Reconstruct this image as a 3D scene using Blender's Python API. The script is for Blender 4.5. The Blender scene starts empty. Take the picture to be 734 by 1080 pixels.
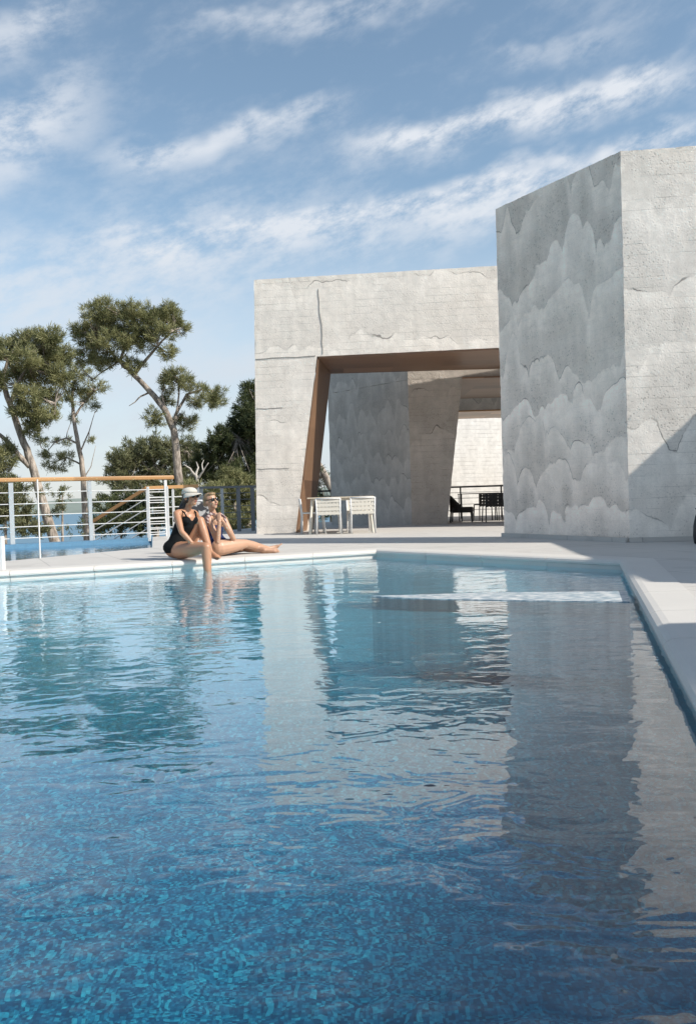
import bpy, bmesh, math, random
import numpy as np
from mathutils import Vector, Matrix
random.seed(7); rng = np.random.default_rng(7)
S = bpy.context.scene; C = S.collection
R = math.radians

# ------------------------------------------------------------------ camera
FPX, CH = 900.0, 0.70
ROLL, PITCH = -0.03, 15/900.0
_f = Vector((0, math.cos(PITCH), -math.sin(PITCH))); _r0 = Vector((1, 0, 0)); _u0 = _r0.cross(_f)
_r = _r0*math.cos(ROLL) + _u0*math.sin(ROLL); _u = -_r0*math.sin(ROLL) + _u0*math.cos(ROLL)
cam = bpy.data.objects.new('camera', bpy.data.cameras.new('camera')); C.objects.link(cam)
cam.matrix_world = Matrix(((_r.x, _u.x, -_f.x, 0), (_r.y, _u.y, -_f.y, 0), (_r.z, _u.z, -_f.z, CH), (0, 0, 0, 1)))
cam.data.sensor_fit = 'HORIZONTAL'; cam.data.sensor_width = 36; cam.data.lens = FPX/734*36
cam.data.clip_start = 0.05; cam.data.clip_end = 20000
S.camera = cam
def J(px, py, Y):
    """real-world point seen at a measured photo position, at a chosen distance"""
    d = _f + _r*((px-367)/FPX) - _u*((py-540)/FPX)
    return Vector((0, 0, CH)) + d*(Y/d.y)

# ------------------------------------------------------------------ light
SUN_EL, SUN_DIR = R(40), Vector((0.895, -0.44, 0)).normalized()
S.view_settings.view_transform = 'Standard'; S.view_settings.look = 'None'
S.view_settings.exposure = 0.47; S.view_settings.gamma = 1.0
S.render.engine = 'CYCLES'
sun = bpy.data.objects.new('sun', bpy.data.lights.new('sun', 'SUN')); C.objects.link(sun)
sun.data.energy = 4.1; sun.data.cycles.use_multiple_importance_sampling = False; sun.data.angle = R(0.5); sun.data.color = (1.0, 0.945, 0.86)
to_sun = Vector((SUN_DIR.x*math.cos(SUN_EL), SUN_DIR.y*math.cos(SUN_EL), math.sin(SUN_EL)))
sun.rotation_euler = to_sun.to_track_quat('Z', 'Y').to_euler()
sun.location = (20, -12, 20)

# ------------------------------------------------------------------ node helper
class NT:
    def __init__(s, tree): s.t = tree; s.n = tree.nodes; s.l = tree.links
    def put(s, sock, v):
        if v is None: return
        if hasattr(v, 'is_output') or isinstance(v, bpy.types.NodeSocket): s.l.new(v, sock)
        else:
            if isinstance(v, (tuple, list)) and sock.type == 'RGBA' and len(v) == 3: v = (*v, 1)
            sock.default_value = v
    def m(s, op, a, b=None, c=None, clamp=False):
        n = s.n.new('ShaderNodeMath'); n.operation = op; n.use_clamp = clamp
        for i, v in enumerate((a, b, c)):
            if v is not None: s.put(n.inputs[i], v)
        return n.outputs[0]
    def vm(s, op, a, b=None):
        n = s.n.new('ShaderNodeVectorMath'); n.operation = op
        s.put(n.inputs[0], a)
        if b is not None: s.put(n.inputs[1], b)
        return n.outputs['Value'] if op in ('DOT_PRODUCT', 'LENGTH') else n.outputs[0]
    def xyz(s, v):
        n = s.n.new('ShaderNodeSeparateXYZ'); s.put(n.inputs[0], v); return n.outputs
    def comb(s, x, y, z):
        n = s.n.new('ShaderNodeCombineXYZ')
        for i, v in enumerate((x, y, z)): s.put(n.inputs[i], v)
        return n.outputs[0]
    def noise(s, vec, scale, detail=2, rough=0.5, dist=0.0, dim='3D', color=False):
        n = s.n.new('ShaderNodeTexNoise'); n.noise_dimensions = dim
        if dim == '1D': s.put(n.inputs['W'], vec)
        else: s.put(n.inputs['Vector'], vec)
        n.inputs['Scale'].default_value = scale; n.inputs['Detail'].default_value = detail
        n.inputs['Roughness'].default_value = rough; n.inputs['Distortion'].default_value = dist
        return n.outputs[1] if color else n.outputs[0]
    def vor(s, vec, scale, feature='F1', out='Distance', rand=1.0):
        n = s.n.new('ShaderNodeTexVoronoi'); n.feature = feature
        s.put(n.inputs['Vector'], vec); n.inputs['Scale'].default_value = scale
        n.inputs['Randomness'].default_value = rand
        return n.outputs[out]
    def mr(s, v, a, b, c=0.0, d=1.0, smooth=True):
        n = s.n.new('ShaderNodeMapRange'); n.interpolation_type = 'SMOOTHSTEP' if smooth else 'LINEAR'
        s.put(n.inputs[0], v)
        for i, q in enumerate((a, b, c, d)): s.put(n.inputs[i+1], q)
        return n.outputs[0]
    def mix(s, f, a, b, mode='MIX'):
        n = s.n.new('ShaderNodeMix'); n.data_type = 'RGBA'; n.blend_type = mode
        s.put(n.inputs[0], f); s.put(n.inputs[6], a); s.put(n.inputs[7], b); return n.outputs[2]
    def mixf(s, f, a, b):
        n = s.n.new('ShaderNodeMix'); n.data_type = 'FLOAT'
        s.put(n.inputs[0], f); s.put(n.inputs[2], a); s.put(n.inputs[3], b); return n.outputs[0]
    def pos(s): return s.n.new('ShaderNodeNewGeometry').outputs['Position']
    def bump(s, h, strength=1.0, dist=0.01, normal=None):
        n = s.n.new('ShaderNodeBump'); n.inputs['Strength'].default_value = strength
        n.inputs['Distance'].default_value = dist; s.put(n.inputs['Height'], h)
        if normal is not None: s.put(n.inputs['Normal'], normal)
        return n.outputs[0]
    def ramp(s, f, stops):
        n = s.n.new('ShaderNodeValToRGB'); s.put(n.inputs[0], f); e = n.color_ramp.elements
        while len(e) < len(stops): e.new(0.5)
        for q, (p, c) in zip(e, stops): q.position = p; q.color = (*c, 1)
        return n.outputs[0]

def mat(name):
    m = bpy.data.materials.new(name); m.use_nodes = True
    n = NT(m.node_tree); b = m.node_tree.nodes['Principled BSDF']
    return m, n, b
def plain(name, col, rough=0.6, var=0.12, scale=20, metal=0.0, bump=0.0):
    m, n, b = mat(name)
    f = n.noise(n.pos(), scale, 4)
    n.put(b.inputs['Base Color'], n.mix(f, tuple(c*(1-var) for c in col), tuple(min(1, c*(1+var)) for c in col)))
    b.inputs['Roughness'].default_value = rough; b.inputs['Metallic'].default_value = metal
    if bump: n.put(b.inputs['Normal'], n.bump(f, 0.5, bump))
    return m

# ------------------------------------------------------------------ world: sky with thin cloud streaks
W = bpy.data.worlds.new('World'); S.world = W; W.use_nodes = True
n = NT(W.node_tree); bg = W.node_tree.nodes['Background']
sky = n.n.new('ShaderNodeTexSky'); sky.sky_type = 'NISHITA'; sky.sun_disc = False
sky.sun_elevation = SUN_EL; sky.sun_rotation = math.atan2(SUN_DIR.x, SUN_DIR.y)
sky.air_density = 1.0; sky.dust_density = 0.6; sky.ozone_density = 1.6
d = n.n.new('ShaderNodeTexCoord').outputs['Generated']
dx, dy, dz = n.xyz(d)
az = n.m('ARCTAN2', dx, dy); el = n.m('ARCSINE', n.m('MAXIMUM', dz, 0.0))
# wind-drawn noise: long along a direction that climbs to the right
def skycoord(ang, sx, sy, off):
    ca, sa = math.cos(ang), math.sin(ang)
    u = n.m('ADD', n.m('MULTIPLY', az, ca), n.m('MULTIPLY', el, sa))
    v = n.m('SUBTRACT', n.m('MULTIPLY', el, ca), n.m('MULTIPLY', az, sa))
    return n.comb(n.m('MULTIPLY', u, sx), n.m('MULTIPLY', v, sy), off)
big = n.noise(skycoord(0.22, 3.2, 9, 1.0), 1.0, 3, 0.6, 0.0)
fine = n.noise(skycoord(0.30, 17, 36, 4.0), 1.0, 7, 0.66, 0.0)
warp = n.m('MULTIPLY', n.m('SUBTRACT', n.noise(skycoord(0.2, 9, 16, 9.0), 1.0, 3, 0.62), 0.5), 0.07)
def azel(px, py):
    v = (J(px, py, 1)-Vector((0, 0, CH))).normalized(); return math.atan2(v.x, v.y), math.asin(v.z)
def band(x0, y0, x1, y1, half, up, down, amp):
    """a streak between two directions; soft edges, stronger below than above"""
    (a0, e0), (a1, e1) = azel(x0, y0), azel(x1, y1)
    k = (e1-e0)/(a1-a0)
    dd = n.m('ADD', n.m('SUBTRACT', el, n.m('MULTIPLY_ADD', az, k, e0-k*a0)), warp)
    e = n.m('MULTIPLY', n.mr(dd, -down/FPX, 0.0), n.mr(dd, up/FPX, 0.0))
    L = n.m('MULTIPLY', n.mr(az, a0-half/FPX, a0+half/FPX), n.mr(az, a1+half/FPX, a1-half/FPX))
    return n.m('MULTIPLY', n.m('MULTIPLY', e, L), amp)
bands = [band(60, 262, 760, 128, 120, 24, 70, 1.0), band(375, 150, 720, 74, 50, 22, 36, 0.95),
         band(-80, 165, 75, 95, 60, 34, 80, 0.9), band(120, 168, 350, 112, 50, 20, 34, 0.66),
         band(-60, 42, 80, 8, 40, 24, 50, 0.6), band(520, 70, 650, 36, 40, 10, 20, 0.3),
         band(200, 24, 480, -8, 60, 12, 20, 0.45), band(-250, 330, 330, 235, 120, 90, 110, 0.62)]
tot = bands[0]
for b_ in bands[1:]: tot = n.m('MAXIMUM', tot, b_)
dens = n.m('MULTIPLY', tot, n.mr(n.m('MULTIPLY_ADD', fine, 0.6, n.m('MULTIPLY', big, 0.4)), 0.37, 0.57))
wisp = n.m('MULTIPLY', n.mr(n.m('MULTIPLY_ADD', fine, 0.4, n.m('MULTIPLY', big, 0.6)), 0.47, 0.70), 0.26)
veil = n.m('MULTIPLY', n.mr(el, 0.36, 0.06), n.mr(big, 0.2, 0.75, 0.60, 0.85))
cl = n.m('ADD', n.m('ADD', dens, wisp), n.m('MULTIPLY', veil, n.m('SUBTRACT', 1.0, dens)), clamp=True)
cl = n.m('MULTIPLY', cl, 0.93)
CLOUD = (4.35, 4.55, 4.85)
hs = n.n.new('ShaderNodeHueSaturation'); n.put(hs.inputs['Color'], sky.outputs[0]); hs.inputs['Saturation'].default_value = 0.91; hs.inputs['Hue'].default_value = 0.488; hs.inputs['Value'].default_value = 0.86
n.put(bg.inputs['Color'], n.mix(cl, hs.outputs[0], n.mix(n.mr(el, 0.05, 0.4), (3.55, 3.9, 4.3), CLOUD)))
bg.inputs['Strength'].default_value = 0.135

# ------------------------------------------------------------------ mesh builder
class MB:
    def __init__(s): s.v = []; s.f = []
    def add(s, vs, fs):
        o = len(s.v); s.v += [tuple(v) for v in vs]; s.f += [tuple(i+o for i in f) for f in fs]; return s
    def box(s, lo, hi, M=None):
        x0, y0, z0 = lo; x1, y1, z1 = hi
        vs = [Vector(p) for p in ((x0,y0,z0),(x1,y0,z0),(x1,y1,z0),(x0,y1,z0),(x0,y0,z1),(x1,y0,z1),(x1,y1,z1),(x0,y1,z1))]
        if M: vs = [M @ v for v in vs]
        return s.add(vs, [(0,3,2,1),(4,5,6,7),(0,1,5,4),(1,2,6,5),(2,3,7,6),(3,0,4,7)])
    def bar(s, a, b, w, h=None, up=Vector((0,0,1))):
        """rectangular bar from a to b"""
        a, b = Vector(a), Vector(b); h = h or w
        t = (b-a).normalized(); sd = t.cross(up)
        if sd.length < 1e-4: sd = t.cross(Vector((0,1,0)))
        sd.normalize(); uu = sd.cross(t)
        vs = [p + sd*sx*w/2 + uu*sz*h/2 for p in (a, b) for sx, sz in ((-1,-1),(1,-1),(1,1),(-1,1))]
        return s.add(vs, [(0,1,2,3),(7,6,5,4),(0,4,5,1),(1,5,6,2),(2,6,7,3),(3,7,4,0)])
    def tube(s, pts, rad, k=8, caps=True):
        pts = [Vector(p) for p in pts]
        if not hasattr(rad, '__len__'): rad = [rad]*len(pts)
        rings = []; prev = None
        for i, p in enumerate(pts):
            t = (pts[min(i+1, len(pts)-1)] - pts[max(i-1, 0)]).normalized()
            if prev is None: a = t.orthogonal().normalized()
            else: a = (prev - t*prev.dot(t)); a = a.normalized() if a.length > 1e-5 else t.orthogonal().normalized()
            prev = a; b = t.cross(a)
            rings.append([p + (a*math.cos(2*math.pi*j/k) + b*math.sin(2*math.pi*j/k))*rad[i] for j in range(k)])
        vs = [v for r in rings for v in r]; fs = []
        for i in range(len(pts)-1):
            for j in range(k):
                fs.append((i*k+j, i*k+(j+1)%k, (i+1)*k+(j+1)%k, (i+1)*k+j))
        if caps:
            fs.append(tuple(reversed(range(k)))); fs.append(tuple((len(pts)-1)*k+j for j in range(k)))
        return s.add(vs, fs)
    def ball(s, c, rad, M=None, nu=14, nv=9):
        if not hasattr(rad, '__len__'): rad = (rad,)*3
        c = Vector(c); vs = []
        for i in range(nv+1):
            th = math.pi*i/nv
            for j in range(nu):
                ph = 2*math.pi*j/nu
                q = Vector((rad[0]*math.sin(th)*math.cos(ph), rad[1]*math.sin(th)*math.sin(ph), rad[2]*math.cos(th)))
                vs.append(c + (M @ q if M else q))
        fs = [(i*nu+j, (i+1)*nu+j, (i+1)*nu+(j+1)%nu, i*nu+(j+1)%nu) for i in range(nv) for j in range(nu)]
        return s.add(vs, fs)
    def capsule(s, a, b, ra, rb, k=14):
        a, b = Vector(a), Vector(b); L = (b-a).length; t = (b-a)/max(L, 1e-6)
        pts, rad = [], []
        for q in (0.02, 0.3, 0.6, 0.85): pts.append(a - t*ra*math.sqrt(1-q*q)); rad.append(ra*q)
        for q in (0, 0.25, 0.5, 0.75, 1): pts.append(a.lerp(b, q)); rad.append(ra+(rb-ra)*q)
        for q in (0.85, 0.6, 0.3, 0.02): pts.append(b + t*rb*math.sqrt(1-q*q)); rad.append(rb*q)
        return s.tube(pts, rad, k)
    def chain(s, pts, rad):
        for i in range(len(pts)-1): s.capsule(pts[i], pts[i+1], rad[i], rad[i+1])
        return s
    def build(s, name, material, parent=None, smooth=False, bevel=0.0):
        me = bpy.data.meshes.new(name); me.from_pydata(s.v, [], s.f); me.update()
        bm = bmesh.new(); bm.from_mesh(me); bmesh.ops.remove_doubles(bm, verts=bm.verts, dist=1e-5)
        bmesh.ops.recalc_face_normals(bm, faces=bm.faces); bm.to_mesh(me); bm.free()
        return link(name, me, material, parent, smooth, bevel)
def link(name, me, material, parent=None, smooth=False, bevel=0.0):
    for m_ in (material if isinstance(material, (list, tuple)) else [material]): me.materials.append(m_)
    if smooth: me.polygons.foreach_set('use_smooth', [True]*len(me.polygons))
    o = bpy.data.objects.new(name, me); C.objects.link(o)
    if parent:
        o.parent = parent; o.matrix_parent_inverse = Matrix.Translation(-Vector(parent.location)) if not parent.rotation_euler.z else parent.matrix_basis.inverted()
    if bevel:
        b = o.modifiers.new('bevel', 'BEVEL'); b.width = bevel; b.segments = 2; b.limit_method = 'ANGLE'
    return o
def thing(name, label, cat, loc=(0,0,0), rz=0.0, group=None):
    o = bpy.data.objects.new(name, None); C.objects.link(o); o.location = loc; o.rotation_euler = (0, 0, rz)
    o.empty_display_size = 0.1
    return tag(o, label, cat, group)
def tag(o, label, cat, group=None):
    o['label'] = label; o['category'] = cat
    if group: o['group'] = group
    return o
def struct(o): o['kind'] = 'structure'; return o
def local(o):
    """child built in its parent's own coordinates"""
    o.matrix_parent_inverse = Matrix.Identity(4); return o
def dup(root, loc, rz, label):
    r = root.copy(); C.objects.link(r); r.location = loc; r.rotation_euler = (0, 0, rz); r['label'] = label
    for ch in root.children:
        c = ch.copy(); C.objects.link(c); c.parent = r
        for g in ch.children:
            e = g.copy(); C.objects.link(e); e.parent = c
    return r

# ------------------------------------------------------------------ materials
def concrete(name, base, udir, ridges, seed=0.0, boards=0.5, rough_amt=1.0, tone=0.12, bmp=0.022):
    """cast concrete: board marks, and a relief of overlapping smooth humps with exposed aggregate between"""
    m, n, b = mat(name)
    p = n.pos(); x, y, z = n.xyz(p)
    u = n.vm('DOT_PRODUCT', p, (udir[0], udir[1], 0.0))
    wig = n.m('MULTIPLY', n.m('SUBTRACT', n.noise(p, 3.0, 4, 0.6), 0.5), 0.20)
    wig = n.m('ADD', wig, n.m('MULTIPLY', n.m('SUBTRACT', n.noise(p, 1.1, 2, 0.5), 0.5), 0.75))
    val = 1.0; rgh = 0.75; crack = 0.0; step = 0.0; rim = 0.0
    rr = random.Random(int(seed*100)+3)
    for (bz, amp, hump, fr, ph) in ridges:
        nz = n.noise(n.m('ADD', u, ph*7.3), 0.55, 3, 0.6, dim='1D')
        s1 = n.m('ABSOLUTE', n.m('SINE', n.m('ADD', n.m('MULTIPLY_ADD', u, fr*1.45, ph), n.m('MULTIPLY', nz, 7.0))))
        s2 = n.m('ABSOLUTE', n.m('SINE', n.m('ADD', n.m('MULTIPLY_ADD', u, fr*2.6, ph*1.7), n.m('MULTIPLY', nz, 5.0))))
        hm = n.m('ADD', n.m('MULTIPLY', n.m('POWER', s1, 0.7), hump), n.m('MULTIPLY', n.m('POWER', s2, 0.7), hump*0.45))
        h = n.m('ADD', n.m('MULTIPLY_ADD', nz, amp*1.0, bz-amp*0.5), n.m('MULTIPLY', hm, n.m('MULTIPLY_ADD', nz, 1.4, 0.2)))
        dd = n.m('ADD', n.m('SUBTRACT', h, z), wig)
        k = n.mr(dd, 0.0, 0.035)
        v_in = 1.0 + tone*rr.uniform(-0.35, 0.5); r_in = rr.uniform(0.6, 1.0)
        val = n.mixf(k, val, n.m('ADD', v_in, n.mr(dd, 0.0, 0.75, tone*0.35, -tone*0.75)))
        rgh = n.mixf(k, rgh, n.mr(dd, 0.10, 0.55, 0.04, r_in))
        c1 = n.m('MULTIPLY', n.mr(n.m('ABSOLUTE', dd), 0.003, 0.016, 1.0, 0.0), n.mr(n.noise(p, 1.6+ph*0.1, 2), 0.50, 0.66))
        crack = n.m('MAXIMUM', n.m('MULTIPLY', crack, n.m('SUBTRACT', 1.0, k)), c1)
    patch = n.mr(n.noise(p, 1.5, 5, 0.65), 0.42, 0.54)
    rgh = n.m('MULTIPLY', n.m('MULTIPLY', rgh, n.m('MULTIPLY_ADD', patch, 0.65, 0.35)), rough_amt)
    grain = n.noise(p, 60, 3, 0.7)
    pits = n.mr(n.vor(p, 27.0), 0.12, 0.40)
    pm = n.mr(n.noise(p, 13, 3, 0.6), 0.36, 0.6)
    stain = n.noise(n.comb(n.m('MULTIPLY', u, 2.2), 0.0, n.m('MULTIPLY', z, 0.35)), 2.0, 5, 0.6)
    zb = n.m('DIVIDE', z, 0.145)
    bi = n.m('FLOOR', zb); fr_ = n.m('FRACT', zb)
    line = n.m('MULTIPLY', n.m('MULTIPLY', n.mr(n.m('ABSOLUTE', n.m('SUBTRACT', fr_, 0.5)), 0.44, 0.5), n.mr(n.noise(n.comb(u, bi, 0.0), 1.7, 3), 0.42, 0.6)), boards)
    btone = n.m('MULTIPLY', n.m('SUBTRACT', n.noise(n.comb(n.m('MULTIPLY', u, 0.3), n.m('MULTIPLY', bi, 3.7), 0.5), 1.0, 1), 0.5), 0.10*boards)
    v = n.m('ADD', val, btone)
    v = n.m('MULTIPLY', v, n.mr(stain, 0.3, 0.75, 1.05, 0.93))
    v = n.m('MULTIPLY', v, n.m('SUBTRACT', 1.0, n.m('MULTIPLY', n.m('MULTIPLY', rgh, pm), n.m('MULTIPLY', n.m('SUBTRACT', 1.0, pits), 0.52))))
    v = n.m('MULTIPLY', v, n.m('SUBTRACT', 1.0, n.m('MULTIPLY', rgh, 0.15)))
    v = n.m('MULTIPLY', v, n.m('SUBTRACT', 1.0, n.m('MULTIPLY', crack, 0.6)))
    v = n.m('MULTIPLY', v, n.m('SUBTRACT', 1.0, n.m('MULTIPLY', line, 0.36)))
    v = n.m('MULTIPLY', v, n.mr(grain, 0.25, 0.75, 0.92, 1.06))
    v = n.m('MULTIPLY', v, n.mr(n.noise(p, 6.0, 4, 0.65), 0.3, 0.7, 0.90, 1.06))
    hue = n.noise(p, 0.7, 3)
    col = n.mix(hue, tuple(base), (base[0]*1.03, base[1]*0.99, base[2]*0.94))
    ochre = n.m('MULTIPLY', n.mr(n.noise(p, 2.3, 5, 0.7), 0.60, 0.74), n.m('MULTIPLY_ADD', crack, 0.5, 0.10))
    col = n.mix(ochre, col, (0.36, 0.30, 0.17))
    vv = n.comb(v, v, v)
    n.put(b.inputs['Base Color'], n.mix(1.0, col, vv, 'MULTIPLY'))
    b.inputs['Roughness'].default_value = 0.92; b.inputs['Specular IOR Level'].default_value = 0.15
    agg = n.m('MULTIPLY', n.m('MULTIPLY_ADD', patch, 0.7*rough_amt, 0.12), n.m('ADD', n.noise(p, 38, 2, 0.65), n.m('MULTIPLY', pits, 0.5)))
    hgt = n.m('SUBTRACT', agg, n.m('MULTIPLY', line, 0.35))
    n.put(b.inputs['Normal'], n.bump(hgt, 0.85, bmp))
    return m
mountains = [(5.2, 0.5, 0.4, 1.0, 2.6), (4.15, 0.6, 0.3, 1.9, 0.7), (2.75, 0.5, 0.3, 2.3, 1.3), (4.6, 0.8, 0.5, 1.3, 0.4), (3.7, 0.9, 0.45, 1.7, 1.9), (3.1, 0.7, 0.4, 1.2, 3.3), (2.35, 0.8, 0.4, 2.0, 5.1),
             (1.75, 0.5, 0.35, 1.6, 0.9), (1.2, 0.5, 0.3, 2.4, 2.2), (0.75, 0.4, 0.28, 2.1, 4.4), (0.25, 0.35, 0.22, 2.6, 6.0)]
uL = Vector((2.52-3.72, 13.7-11.26)).normalized()
M_side = concrete('concrete_mountain_relief', (0.93, 0.825, 0.735), (uL.x*1.15, uL.y*1.15), mountains, 0.1, 0.25, 1.0, 0.15, 0.012)
M_front = concrete('concrete_board_marked', (0.88, 0.825, 0.755), (1, 0), [(4.3, .5, .2, .9, 1.2), (3.15, .5, .2, .8, 3.9), (2.2, 1.0, .2, .7, 5.5), (1.0, .5, .5, 1.2, 0.3), (0.2, .5, .35, 1.7, 2.6)], 0.3, 1.0, 0.8, 0.05, 0.0042)
M_arch = concrete('concrete_portal', (0.85, 0.795, 0.725), (1, 0), [(5.0, .5, .2, .8, 2.2), (3.75, .5, .2, .7, 0.9), (1.9, .9, .3, .6, 4.5), (0.6, .6, .2, .8, 1.5)], 0.6, 0.9, 0.65, 0.03, 0.005)
ub = Vector((1.5+0.44, 20.3-22.7)).normalized()
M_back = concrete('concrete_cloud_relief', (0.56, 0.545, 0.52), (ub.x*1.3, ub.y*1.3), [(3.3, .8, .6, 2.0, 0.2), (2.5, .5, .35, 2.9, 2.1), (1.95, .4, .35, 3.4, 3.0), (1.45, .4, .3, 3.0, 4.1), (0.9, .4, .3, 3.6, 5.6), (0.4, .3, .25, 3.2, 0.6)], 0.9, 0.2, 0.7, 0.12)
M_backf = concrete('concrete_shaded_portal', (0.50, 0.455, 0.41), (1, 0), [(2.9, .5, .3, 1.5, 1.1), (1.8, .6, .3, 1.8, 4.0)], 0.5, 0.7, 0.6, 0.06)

def wood(name, c1, c2, axis=0, rough=0.45, plank=0.14):
    m, n, b = mat(name)
    x, y, z = n.xyz(n.pos()); q = (x, y, z)
    a, o1, o2 = q[axis], q[(axis+1) % 3], q[(axis+2) % 3]
    g = n.noise(n.comb(n.m('MULTIPLY', a, 1.2), n.m('MULTIPLY', o1, 26), n.m('MULTIPLY', o2, 26)), 1.0, 4, 0.6)
    pl = n.m('FLOOR', n.m('DIVIDE', o1, plank))
    pt = n.noise(n.comb(n.m('MULTIPLY', pl, 3.1), n.m('FLOOR', n.m('DIVIDE', a, 1.1)), 0.0), 1.0, 0)
    col = n.mix(g, c1, c2)
    col = n.mix(n.mr(pt, 0.3, 0.7), col, tuple(c*0.6 for c in c1))
    n.put(b.inputs['Base Color'], col); b.inputs['Roughness'].default_value = rough
    n.put(b.inputs['Normal'], n.bump(g, 0.3, 0.004)); return m
M_soffit = wood('weathered_wood_soffit', (0.20, 0.105, 0.06), (0.34, 0.20, 0.12), 0, 0.5, 0.6)
M_reveal = wood('warm_wood_reveal', (0.17, 0.092, 0.050), (0.25, 0.145, 0.080), 2, 0.5, 0.3)
M_rail = wood('oiled_wood_handrail', (0.50, 0.26, 0.10), (0.62, 0.36, 0.16), 0, 0.4, 0.4)

m, n, b = mat('pale_stone_paving'); M_deck = m
p = n.pos(); x, y, z = n.xyz(p)
ca, sa = 0.912, 0.41
uu = n.m('ADD', n.m('MULTIPLY', x, ca), n.m('MULTIPLY', y, sa)); vv = n.m('SUBTRACT', n.m('MULTIPLY', y, ca), n.m('MULTIPLY', x, sa))
def joint(c, s_): return n.mr(n.m('ABSOLUTE', n.m('SUBTRACT', n.m('FRACT', n.m('DIVIDE', c, s_)), 0.5)), 0.492, 0.499)
jn = n.m('MAXIMUM', joint(uu, 0.9), joint(vv, 0.9))
tl = n.noise(n.comb(n.m('FLOOR', n.m('DIVIDE', uu, 0.9)), n.m('FLOOR', n.m('DIVIDE', vv, 0.9)), 0.3), 3.7, 0)
st = n.noise(p, 1.1, 6, 0.65); gr = n.noise(p, 90, 2, 0.6)
c = n.mix(st, (0.45, 0.425, 0.39), (0.58, 0.55, 0.505))
c = n.mix(n.m('MULTIPLY', n.mr(tl, 0.3, 0.7), 0.35), c, (0.50, 0.48, 0.455))
c = n.mix(n.m('MULTIPLY', n.mr(gr, 0.5, 0.8), 0.3), c, (0.40, 0.385, 0.36))
c = n.mix(n.m('MULTIPLY', jn, 0.75), c, (0.22, 0.21, 0.20))
dmp = n.m('MULTIPLY', n.mr(n.noise(p, 1.7, 5, 0.6), 0.56, 0.62), 0.22); c = n.mix(dmp, c, (0.30, 0.285, 0.26))
n.put(b.inputs['Base Color'], c); b.inputs['Roughness'].default_value = 0.75
n.put(b.inputs['Normal'], n.bump(n.m('SUBTRACT', gr, n.m('MULTIPLY', jn, 2)), 0.4, 0.003))
m, n, b = mat('white_coping_stone'); M_coping = m
p = n.pos(); st = n.noise(p, 2.2, 6, 0.65); gr = n.noise(p, 120, 2, 0.6)
c = n.mix(st, (0.51, 0.485, 0.45), (0.62, 0.59, 0.545)); c = n.mix(n.m('MULTIPLY', n.mr(gr, 0.5, 0.8), 0.3), c, (0.47, 0.455, 0.43))
n.put(b.inputs['Base Color'], c); b.inputs['Roughness'].default_value = 0.7; n.put(b.inputs['Normal'], n.bump(gr, 0.4, 0.003))

m, n, b = mat('blue_glass_mosaic'); M_tile = m      # small blue tiles in mixed tones
p = n.pos(); x, y, z = n.xyz(p)
wv = n.noise(n.comb(n.m('MULTIPLY', x, 0.6), y, z), 4.0, 3, 0.6, color=True)
pw = n.vm('ADD', p, n.vm('MULTIPLY', n.vm('SUBTRACT', wv, (0.5, 0.5, 0.5)), (0.03, 0.06, 0.0)))
wn = n.n.new('ShaderNodeTexWhiteNoise'); wn.noise_dimensions = '3D'
n.put(wn.inputs['Vector'], n.vm('FLOOR', n.vm('MULTIPLY', pw, (92.0, 92.0, 92.0))))
r_ = wn.outputs['Value']
c = n.ramp(r_, [(0.0, (0.001, 0.030, 0.065)), (0.36, (0.002, 0.064, 0.125)), (0.62, (0.005, 0.125, 0.205)), (0.82, (0.018, 0.28, 0.36)), (1.0, (0.10, 0.52, 0.56))])
c = n.mix(n.mr(n.noise(p, 0.8, 3), 0.3, 0.7, 0.0, 0.15), c, (0.004, 0.10, 0.18))
c = n.mix(n.mr(n.m('SUBTRACT', y, n.m('MULTIPLY', x, 0.1)), 3.4, 8.0, 0.0, 0.90), c, (0.60, 0.74, 0.80))      # far end coloured paler, standing in for sunlit shallow water
n.put(b.inputs['Base Color'], c); b.inputs['Roughness'].default_value = 0.4
M_basin = plain('pale_basin_plaster', (0.40, 0.50, 0.54), 0.6, 0.2, 3)
M_bluecurb = plain('blue_tile_curb', (0.095, 0.215, 0.33), 0.4, 0.25, 30)

m, n, b = mat('pool_water'); M_water = m
nt = m.node_tree; nt.nodes.remove(b); out = nt.nodes['Material Output']
p = n.pos(); x, y, z = n.xyz(p)
pa = n.noise(n.comb(n.m('MULTIPLY', x, 0.5), n.m('MULTIPLY', y, 0.8), 0.0), 0.9, 2)
patch = n.mr(pa, 0.35, 0.68, 0.45, 1.1)
w1 = n.noise(n.comb(n.m('MULTIPLY', x, 0.62), y, 0.0), 2.2, 2, 0.5, 0.4)
w2 = n.noise(n.comb(n.m('MULTIPLY', x, 0.7), y, 3.0), 7.0, 2, 0.5, 0.6)
w3 = n.noise(n.comb(n.m('MULTIPLY', x, 0.8), y, 6.0), 19.0, 1, 0.5)
h = n.m('ADD', n.m('MULTIPLY', w1, 0.75), n.m('MULTIPLY', patch, n.m('MULTIPLY_ADD', w2, 0.55, n.m('MULTIPLY', w3, 0.10))))
N_ = n.bump(h, 1.0, 0.0115)
inc = n.n.new('ShaderNodeNewGeometry').outputs['Incoming']
cs = n.m('MINIMUM', n.m('ABSOLUTE', n.vm('DOT_PRODUCT', inc, N_)), 1.0)
fres = n.m('MULTIPLY_ADD', n.m('POWER', n.m('SUBTRACT', 1.0, cs), 3.2), 0.972, 0.028)
tr = n.n.new('ShaderNodeBsdfRefraction'); tr.inputs['Color'].default_value = (0.50, 0.90, 1.0, 1); tr.inputs['Roughness'].default_value = 0.0; tr.inputs['IOR'].default_value = 1.33; n.put(tr.inputs['Normal'], N_)
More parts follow.
